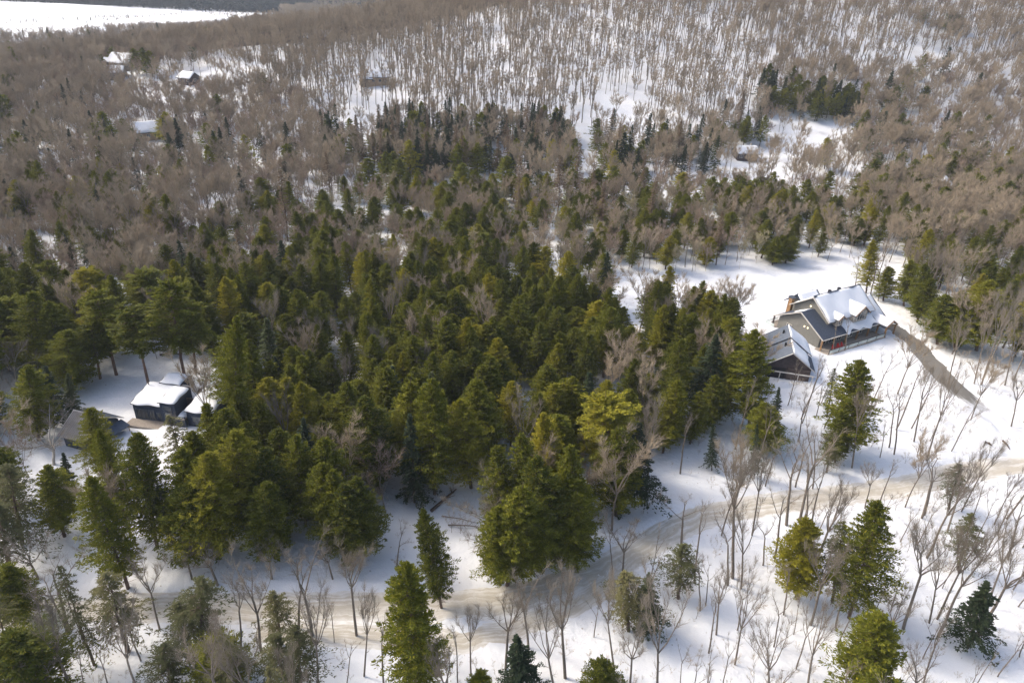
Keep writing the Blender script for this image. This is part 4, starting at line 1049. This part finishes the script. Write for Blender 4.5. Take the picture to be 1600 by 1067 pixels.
# region: label words, polygon of tree feet in picture pixels, trees per square metre, mix
ZONES = [
 ('land', [(-400, -400), (2000, -400), (2000, 1400), (-400, 1400)], .020, dict(maple=.8, redmaple=.2)),
 # far left plain
 ('plain', [(-400, 60), (350, 30), (520, 120), (540, 330), (560, 420), (-400, 440)], .058, dict(maple=.40, redmaple=.53, hemlock=.012, spruce=.012, aspen=.045)),
 ('plain_open', [(185, 130), (330, 105), (420, 88), (530, 85), (540, 110), (430, 150), (250, 160), (180, 150)], .012, dict(maple=.9, redmaple=.1)),
 ('left_snowy', [(-100, 175), (180, 215), (430, 240), (420, 290), (120, 285), (-100, 290)], .030, dict(maple=.5, redmaple=.2, hemlock=.1, spruce=.2)),
 ('beyond', [(-400, -400), (700, -400), (640, -2), (500, 16), (440, 22), (330, 18), (250, 23), (120, 30), (-50, 36), (-400, 50)], .0, dict(spruce=1)),
 # hillside
 ('hill', [(350, 60), (480, 20), (700, -60), (1300, -200), (1700, -200), (1700, 150), (1200, 190), (900, 200), (540, 200), (430, 150)], .050, dict(hill_maple=.7, maple=.2, redmaple=.1)),
 ('hill_snow', [(480, 190), (500, 130), (640, 70), (900, 30), (1180, 20), (1180, 190), (1010, 200), (880, 205), (540, 200)], .035, dict(hill_maple=1.)),
 ('hill_right_snow', [(1330, 60), (1510, 90), (1520, 128), (1380, 110), (1250, 90)], .022, dict(hill_maple=1.)),
 ('hill_right', [(1180, 120), (1500, 120), (1700, 60), (1700, 330), (1380, 260), (1180, 200)], .048, dict(maple=.55, redmaple=.28, hemlock=.08, spruce=.02, aspen=.07)),
 # conifer belts
 ('spruce_belt', [(500, 220), (620, 212), (860, 205), (900, 225), (900, 285), (800, 290), (600, 285), (500, 270)], .042, dict(spruce=.36, larch=.16, maple=.36, hemlock=.12)),
 ('spruce_belt2', [(925, 222), (1050, 215), (1190, 205), (1200, 250), (1110, 292), (1000, 295), (930, 285)], .036, dict(spruce=.26, hemlock=.2, larch=.12, maple=.42)),
 ('grove', [(1175, 150), (1250, 160), (1340, 158), (1345, 188), (1270, 190), (1180, 185)], .045, dict(hemlock=.45, spruce=.4, maple=.15)),
 ('clear1', [(530, 178), (605, 172), (612, 200), (580, 235), (530, 232)], .006, dict(maple=1.)),
 ('clear2', [(930, 150), (1010, 150), (1024, 205), (960, 212), (925, 200)], .003, dict(maple=1.)),
 ('lane', [(898, 205), (925, 205), (935, 290), (905, 300)], .002, dict(maple=1.)),
 ('clear3', [(1185, 190), (1325, 190), (1340, 245), (1260, 265), (1190, 255)], .006, dict(maple=.6, aspen=.4)),
 ('clear4', [(1125, 232), (1195, 230), (1205, 296), (1135, 300)], .006, dict(maple=1.)),
 ('strip', [(560, 280), (650, 286), (800, 286), (805, 345), (690, 352), (560, 335)], .0025, dict(hemlock=1.)),
 # mixed middle
 ('mixed', [(430, 312), (800, 312), (1140, 298), (1300, 330), (1320, 430), (1100, 428), (960, 430), (560, 470), (300, 480), (280, 420)], .050, dict(hemlock=.36, maple=.2, redmaple=.16, aspen=.26, larch=.02)),
 ('mixed_right', [(1180, 330), (1330, 300), (1430, 330), (1400, 400), (1320, 415), (1180, 410)], .046, dict(hemlock=.45, maple=.3, aspen=.25)),
 ('brown_left', [(-400, 300), (290, 300), (300, 480), (-400, 520)], .060, dict(redmaple=.5, maple=.32, hemlock=.11, spruce=.03, aspen=.04)),
 ('brown_right', [(1330, 300), (1700, 250), (1900, 430), (1700, 560), (1560, 560), (1540, 470), (1400, 420), (1350, 400)], .052, dict(maple=.45, redmaple=.2, hemlock=.2, aspen=.15)),
 # dense hemlock forest
 ('hemlocks_left', [(-400, 500), (0, 495), (180, 500), (330, 480), (340, 560), (200, 560), (150, 580), (120, 690), (-400, 760)], .040, dict(hemlock=.70, tall_hemlock=.15, maple=.15)),
 ('hemlocks', [(330, 470), (560, 455), (760, 440), (880, 455), (960, 492), (1060, 500), (1135, 545), (1150, 640), (1175, 700), (1060, 715), (1010, 700), (960, 760), (760, 735), (690, 750), (600, 760), (540, 840), (270, 855), (310, 800), (385, 700)], .054, dict(hemlock=.86, maple=.07, fan=.04, spruce=.03)),
 ('front_left', [(-400, 830), (-50, 830), (60, 860), (230, 880), (380, 900), (600, 905), (590, 930), (-50, 940), (-400, 940)], .026, dict(fan=.75, grey_hemlock=.25)),
 ('bottom_left', [(-400, 985), (480, 1000), (480, 1400), (-400, 1400)], .034, dict(grey_hemlock=.4, fan=.4, pole=.2)),
 ('bottom_mid', [(480, 1010), (960, 1010), (960, 1400), (480, 1400)], .010, dict(fan=.6, pole=.4)),
 ('slope_right', [(1000, 900), (1200, 830), (1700, 770), (2000, 770), (2000, 1400), (960, 1400)], .036, dict(pole=.8, fan=.2)),
 ('slope_mid', [(1170, 620), (1340, 600), (1450, 640), (1560, 720), (1400, 745), (1180, 765), (1100, 775), (1040, 790), (1060, 740)], .017, dict(pole=.8, fan=.2)),
 ('right_edge', [(1500, 560), (1900, 520), (1900, 690), (1640, 680), (1540, 610)], .012, dict(fan=1.)),
 ('driveway_wood', [(1355, 420), (1700, 420), (1700, 590), (1530, 590), (1450, 520), (1380, 480)], .028, dict(hemlock=.35, fan=.5, maple=.15)),
 # open ground
 ('yard_left', [(130, 575), (200, 556), (335, 570), (335, 640), (315, 730), (262, 775), (130, 740), (60, 720), (90, 680), (130, 650)], .0, dict(maple=1)),
 ('yard_barn', [(90, 690), (240, 660), (270, 770), (200, 830), (110, 800)], .003, dict(hemlock=1)),
 ('lawn', [(930, 432), (1100, 428), (1330, 405), (1345, 455), (1400, 480), (1450, 525), (1520, 590), (1570, 640), (1520, 640), (1420, 610), (1290, 600), (1200, 610), (1150, 530), (1060, 490), (960, 470)], .0, dict(maple=1)),
 ('clearing', [(610, 770), (700, 750), (752, 745), (740, 800), (770, 900), (880, 895), (1040, 790), (1130, 740), (1200, 750), (1110, 800), (1000, 880), (850, 930), (600, 940), (590, 850)], .0, dict(maple=1)),
 ('gap', [(790, 610), (845, 610), (835, 680), (800, 700), (775, 660)], .0, dict(maple=1)),
 ('roadside', [(-400, 925), (600, 925), (1000, 880), (1300, 745), (1600, 690), (2000, 670), (2000, 735), (1600, 745), (1300, 790), (1080, 830), (980, 900), (880, 985), (700, 1015), (400, 1000), (-400, 985)], .0, dict(maple=1)),
 ('marsh', [(-400, 62), (100, 58), (300, 44), (450, 34), (440, 22), (330, 18), (250, 23), (120, 30), (-50, 36), (-400, 50)], .006, dict(redmaple=.8, spruce=.2)),
 ('lake', [(-400, 78), (70, 74), (180, 64), (300, 56), (440, 36), (300, 42), (100, 56), (-400, 60)], .0, dict(spruce=1)),
]
LABEL = dict(hill_maple='long-stemmed bare maple', hemlock='olive green hemlock crown', spruce='narrow dark spruce', larch='rusty brown larch', pine='tall open-topped pine', maple='bare grey-brown maple', redmaple='bare reddish-brown maple',
             aspen='bare greenish-tan aspen', fan='bare upswept grey maple', pole='thin bare sapling', grey_hemlock='grey-green ragged hemlock', tall_hemlock='round-topped hemlock', broad='pale spreading bare tree')
WHERE = dict(land='in the wooded land', plain='on the brown wooded plain at upper left', plain_open='on the snowy rise at upper left', left_snowy='by the snowy gaps at middle left', hill='on the wooded hillside',
             hill_snow='on the bright snowy hillside at the top', hill_right_snow='on the snowy shoulder of the hill at upper right', hill_right='in the brown wood at upper right', spruce_belt='in the dark conifer belt at the foot of the hill',
             spruce_belt2='in the conifer belt east of the snowy lane', grove='in the dark grove below the hill at upper right', clear1='by the small clearing under the hill', clear2='by the bright clearing on the hillside', lane='in the snowy lane below the hill',
             clear3='by the clearing below the dark grove', clear4='by the snowy opening right of the conifer belt', strip='by the narrow snowy strip in the middle', mixed='in the mixed wood between forest and hill', mixed_right='in the mixed wood behind the main house',
             brown_left='in the brown wood at the left edge', brown_right='in the brown wood at the right edge', hemlocks_left='in the dark stand left of the barn yard', hemlocks='in the dense forest between the two homes',
             front_left='on the verge above the lower road', bottom_left='in the thicket at the lower left', bottom_mid='on the snow below the road fork', slope_right='on the open snow slope at lower right', slope_mid='on the snow between garage and road',
             right_edge='at the right edge beside the driveway', driveway_wood='in the wood above the driveway', yard_barn='just below the corrugated barn')
ZONES_BY = {z_[0]: z_[1] for z_ in ZONES}
cand = []
for (y0, y1, c) in ((28, 235, 3.2), (235, 520, 3.9), (520, 1650, 5.2)):
    gx = np.arange(-1.05 * y1 - 60, 1.05 * y1 + 60, c); gy = np.arange(y0, y1, c); A, B = np.meshgrid(gx, gy)
    A = (A + rng.uniform(-.46, .46, A.shape) * c).ravel(); B = (B + rng.uniform(-.46, .46, B.shape) * c).ravel()
    zz = base_height(A, B); u, v, cz = proj(A, B, zz)
    m = (u > -230) & (u < 1830) & (v < 1330) & (v > -170); A, B, zz, u, v = A[m], B[m], zz[m], u[m], v[m]
    zi = np.full(A.shape, 0)
    for i, (nm, poly, den, mix) in enumerate(ZONES):
        zi[inside(u, v, poly)] = i
    den = np.array([z_[2] for z_ in ZONES])[zi]
    clump = .5 + .5 * np.sin(A / 17 + 2 * np.sin(B / 29)) * np.sin(B / 21 + 1.5 * np.sin(A / 37))
    keep = rng.uniform(0, 1, A.shape) < den * c * c * (.72 + .56 * clump)
    for a, b, z_, uu, vv, k in zip(A[keep], B[keep], zz[keep], u[keep], v[keep], zi[keep]): cand.append((a, b, z_, uu, vv, int(k)))
# keep clear of roads, buildings and of the trees already standing
ca = np.array(cand)
bad = np.zeros(len(ca), bool)
for pts, w in LINES:
    d, _, _ = seg_dist(ca[:, 0], ca[:, 1], pts); bad |= d < w + 1.6
BUILD_KEEP = [gp(318, 618), gp(300, 600), gp(330, 640), gp(1290, 530), gp(1235, 590), gp(265, 650), gp(145, 685), gp(1315, 515)]
FARH = [(594, 128, 14, 'h1'), (510, 62, 14, 'h2'), (188, 108, 20, 'h3'), (231, 214, 13, 'h4'), (1468, 306, 12, 'h6'), (296, 130, 10, 'h5'), (1163, 250, 10, 'h7')]
for p in BUILD_KEEP: bad |= np.hypot(ca[:, 0] - p.x, ca[:, 1] - p.y) < 9
for (u_, v_, r_, _) in FARH:
    p = gp(u_, v_); dx = ca[:, 0] - p.x; dy = ca[:, 1] - p.y; bad |= (np.hypot(dx, dy) < 6.5) | ((np.abs(dx - (p.x / p.y) * dy) < r_ * .42) & (dy < 0) & (dy > -24))
P_ = np.array(PLACED)
cell = {}
for x, y in PLACED: cell.setdefault((int(x // 3.2), int(y // 3.2)), []).append((x, y))
for i, (x, y) in enumerate(ca[:, :2]):
    if bad[i] or y > 235: continue
    cx, cy = int(x // 3.2), int(y // 3.2)
    if any(math.hypot(x - qx, y - qy) < 2.7 for ix in (-1, 0, 1) for iy in (-1, 0, 1) for qx, qy in cell.get((cx + ix, cy + iy), ())): bad[i] = True
ca = ca[~bad]
order = np.argsort(ca[:, 1]); ca = ca[order]
LIMIT = {'con': 285, 'dec': 250}
cnt = {'con': 0, 'dec': 0, 'spruce': 0}
cnt['con'] = sum(1 for o in COL.objects if o.parent is None and o.name.startswith(('hemlock',)))
cnt['dec'] = sum(1 for o in COL.objects if o.parent is None and o.name.startswith('bare'))
FARK = dict(maple='far_maple', redmaple='far_redmaple', aspen='far_redmaple', fan='far_maple', hemlock='far_hemlock', tall_hemlock='far_hemlock', grey_hemlock='far_hemlock', spruce='far_spruce')
stuff = {}
for a, b, z_, u, v, k in ca:
    zn, _, _, mix = ZONES[int(k)]; ks = list(mix); kind = random.choices(ks, [mix[q] for q in ks])[0]
    lo, hi = KH[kind]; h = random.uniform(lo, hi)
    if zn in ('mixed', 'mixed_right') and kind in ('hemlock', 'aspen', 'maple'): h *= .78
    if kind in ('spruce', 'larch'): wd_k = 1.35
    else: wd_k = 1.
    if zn == 'marsh': h *= .3
    if zn == 'slope_right' and kind == 'pole': h *= .8
    grp = 'con' if kind in ('hemlock', 'tall_hemlock', 'grey_hemlock') else ('spruce' if kind in ('spruce', 'larch', 'pine') else 'dec')
    inframe = -5 < u < 1605 and -5 < v < 1075
    lim = dict(con=295, dec=295, spruce=170)[grp]
    z_ = hz(a, b) if b < 230 else z_
    lean = (random.gauss(.0, .025) * h, random.gauss(0, .02) * h)
    if zn in ('slope_right', 'slope_mid'): lean = (abs(random.gauss(.05, .04)) * h, 0)
    wd = random.uniform(.82, 1.2) * wd_k * (18 / h * .93 if kind in ('hemlock', 'tall_hemlock') else 1)
    if inframe and cnt[grp] < lim and zn in WHERE and (grp != 'dec' or b < 150 or random.random() < .35) and (grp != 'spruce' or random.random() < .6):
        cnt[grp] += 1; where = WHERE[zn]
        if zn == 'hemlocks':
            row = 'at the far edge' if v < 515 else ('deep inside' if v < 640 else 'near the front')
            side = 'toward the dark blue house' if u < 560 else ('midway between both homes' if u < 820 else 'toward the dark garage')
            where = row + ' of the dense forest, ' + side
        elif zn in ('mixed', 'slope_right', 'hemlocks_left', 'brown_right', 'brown_left', 'driveway_wood'):
            half = dict(mixed=(800, 'behind the left half of the dense forest', 'behind the right half of the dense forest'), slope_right=(1320, 'nearer the fork of the road', 'nearer the bright yellow-green hemlock'),
                        hemlocks_left=(140, 'at the outer side', 'beside the yard'), brown_right=(1480, 'nearer the driveway', 'at the outer side'), brown_left=(140, 'at the outer side', 'nearer the mixed wood'), driveway_wood=(1480, 'close behind the main house', 'farther down the driveway'))[zn]
            where += ', ' + half[1 if u < half[0] else 2]
        lab = LABEL[kind].replace('olive green hemlock crown', 'olive green hemlock') + ' ' + where
        if len(lab.split()) > 16: lab = ' '.join(lab.replace('the ', '').split()[:16])
        put(kind, (a, b, z_ - .1), h, lean, wd, label=lab, group=lab)
    else:
        kk = FARK.get(kind, kind) if b > 235 else kind
        gname = {'con': 'hemlock_forest', 'spruce': 'spruce_forest', 'dec': 'bare_hardwood_forest'}[grp]
        stuff.setdefault(gname, []).append((a, b, z_ - .1, h, wd, kk))
# the spruce-covered ridges beyond the lake
gx = np.arange(-2300, 300, 6.); gy = np.arange(1300, 2600, 7.); A, B = np.meshgrid(gx, gy)
A = (A + rng.uniform(-4, 4, A.shape)).ravel(); B = (B + rng.uniform(-4, 4, B.shape)).ravel(); zz = base_height(A, B); u, v, cz = proj(A, B, zz)
m = (u > -150) & (u < 1000) & (v > -60) & (v < 60) & ~inside(u, v, ZONES[-1][1]) & ~inside(u, v, ZONES[-2][1]); m &= (B > 1450) | (v < 25)
for a, b, z_ in zip(A[m], B[m], zz[m]): stuff.setdefault('far_spruce_forest', []).append((a, b, z_ - .2, random.uniform(13, 20), 1., 'ridge_spruce'))

ua = rng.uniform(-130, 130, 5200); ub = rng.uniform(38, 170, 5200); uz = height(ua, ub); u, v, _c = proj(ua, ub, uz)
ok = (u > -150) & (u < 1750) & (v < 1250) & ~inside(u, v, ZONES_BY['lawn']) & ~inside(u, v, ZONES_BY['yard_left']) & ~(inside(u, v, ZONES_BY['clearing']) & (rng.uniform(0, 1, 5200) < .8))
for pts, w_ in LINES: ok &= seg_dist(ua, ub, pts)[0] > w_ + .9
for a, b, z_ in zip(ua[ok], ub[ok], uz[ok]): stuff.setdefault('undergrowth', []).append((a, b, z_ - .1, random.uniform(.7, 1.6) if random.random() < .7 else random.uniform(1.6, 4.5), random.uniform(.8, 1.6), 'sapling'))
def forest(name, items, label):
    """one object: every tree an instance of a full tree mesh"""
    kinds = sorted({it[5] for it in items}); protos = []; start = {}
    for k in kinds:
        start[k] = len(protos)
        for i, (tm, cm, H, R) in enumerate(PROTO[k]):
            protos.append((tm, cm, H))
    n = len(items); V = np.array([it[:3] for it in items], np.float32)
    me = bpy.data.meshes.new(name); me.vertices.add(n); me.vertices.foreach_set('co', V.ravel())
    pi = np.empty(n, np.int32); sc = np.empty((n, 3), np.float32); ro = np.zeros((n, 3), np.float32)
    for i, it in enumerate(items):
        j = start[it[5]] + random.randrange(len(PROTO[it[5]])); pi[i] = j; s_ = it[3] / protos[j][2]; sc[i] = (s_ * it[4], s_ * it[4], s_)
        ro[i] = (random.gauss(0, .03), random.gauss(0, .03), random.uniform(0, 6.28))
    for nm, ty, ar in (('pi', 'INT', pi), ('sc', 'FLOAT_VECTOR', sc), ('ro', 'FLOAT_VECTOR', ro)):
        a = me.attributes.new(nm, ty, 'POINT'); a.data.foreach_set('value' if ty == 'INT' else 'vector', ar.ravel())
    o = bpy.data.objects.new(name, me); COL.objects.link(o)
    ng = bpy.data.node_groups.new(name, 'GeometryNodeTree'); ng.interface.new_socket('Geometry', in_out='INPUT', socket_type='NodeSocketGeometry'); ng.interface.new_socket('Geometry', in_out='OUTPUT', socket_type='NodeSocketGeometry')
    N = ng.nodes; Lk = ng.links; gi = N.new('NodeGroupInput'); go = N.new('NodeGroupOutput')
    join = N.new('GeometryNodeJoinGeometry')
    for tm, cm, H in reversed(protos):
        ob = TREE_OBJ.get(tm.name)
        if ob is None:
            both = bpy.data.meshes.new(tm.name.replace('_trunk', '_whole'))
            nv1, nv2 = len(tm.vertices), len(cm.vertices); v1 = np.empty(nv1 * 3, np.float32); v2 = np.empty(nv2 * 3, np.float32)
            tm.vertices.foreach_get('co', v1); cm.vertices.foreach_get('co', v2)
            l1 = np.empty(len(tm.loops), np.int32); l2 = np.empty(len(cm.loops), np.int32); tm.loops.foreach_get('vertex_index', l1); cm.loops.foreach_get('vertex_index', l2)
            s1 = np.empty(len(tm.polygons), np.int32); s2 = np.empty(len(cm.polygons), np.int32); tm.polygons.foreach_get('loop_start', s1); cm.polygons.foreach_get('loop_start', s2)
            both.vertices.add(nv1 + nv2); both.vertices.foreach_set('co', np.concatenate([v1, v2])); both.loops.add(len(l1) + len(l2)); both.loops.foreach_set('vertex_index', np.concatenate([l1, l2 + nv1]))
            both.polygons.add(len(s1) + len(s2)); both.polygons.foreach_set('loop_start', np.concatenate([s1, s2 + len(l1)]).astype(np.int32))
            both.materials.append(tm.materials[0]); both.materials.append(cm.materials[0])
            both.polygons.foreach_set('material_index', np.concatenate([np.zeros(len(s1), np.int32), np.ones(len(s2), np.int32)]))
            if 'tint' in cm.attributes:
                t2 = np.empty(nv2, np.float32); cm.attributes['tint'].data.foreach_get('value', t2)
                at_ = both.attributes.new('tint', 'FLOAT', 'POINT'); at_.data.foreach_set('value', np.concatenate([np.zeros(nv1, np.float32), t2]))
            both.update(calc_edges=True)
            ob = bpy.data.objects.new('forest_tree', both); TREE_OBJ[tm.name] = ob
        oi = N.new('GeometryNodeObjectInfo'); oi.inputs['Object'].default_value = ob; oi.inputs['As Instance'].default_value = True
        Lk.new(oi.outputs['Geometry'], join.inputs[0])
    ip = N.new('GeometryNodeInstanceOnPoints'); ip.inputs['Pick Instance'].default_value = True
    def attr(nm, ty):
        a = N.new('GeometryNodeInputNamedAttribute'); a.data_type = ty; a.inputs['Name'].default_value = nm; return a.outputs['Attribute']
    Lk.new(gi.outputs[0], ip.inputs['Points']); Lk.new(join.outputs[0], ip.inputs['Instance']); Lk.new(attr('pi', 'INT'), ip.inputs['Instance Index'])
    Lk.new(attr('sc', 'FLOAT_VECTOR'), ip.inputs['Scale']); e2r = N.new('FunctionNodeEulerToRotation'); Lk.new(attr('ro', 'FLOAT_VECTOR'), e2r.inputs[0]); Lk.new(e2r.outputs[0], ip.inputs['Rotation'])
    Lk.new(ip.outputs[0], go.inputs[0]); md = o.modifiers.new('trees', 'NODES'); md.node_group = ng
    tag(o, label, 'forest', None, 'stuff'); return o
TREE_OBJ = {}
FL = dict(undergrowth='thin twiggy saplings and brush poking through the snow near the road', hemlock_forest='mass of more distant olive green hemlocks in the wooded valley', spruce_forest='mass of dark spruces and larches at the foot of the hill',
          bare_hardwood_forest='brown mass of leafless hardwoods covering plain and hillside', far_spruce_forest='dark blue spruce forest on the ridge beyond the frozen lake')
for k_, v_ in stuff.items(): forest(k_, v_, FL[k_]); print('STUFF', k_, len(v_))
print('COUNTS', cnt)

# ------------------------------------------------------------------ the air: thin even haze round the whole place
hm = bpy.data.materials.new('haze_air'); hm.use_nodes = True; t = hm.node_tree; t.nodes.remove(t.nodes['Principled BSDF'])
pv = t.nodes.new('ShaderNodeVolumePrincipled'); pv.inputs['Color'].default_value = (.80, .88, 1., 1); pv.inputs['Density'].default_value = .00014; pv.inputs['Anisotropy'].default_value = 0.
t.links.new(pv.outputs[0], t.nodes['Material Output'].inputs['Volume'])
MB().box(-3900, 3900, -260, 4700, float(Z.min()) - 1, max(float(Z.max()) + 25, 90)).build('haze', hm)['kind'] = 'stuff'
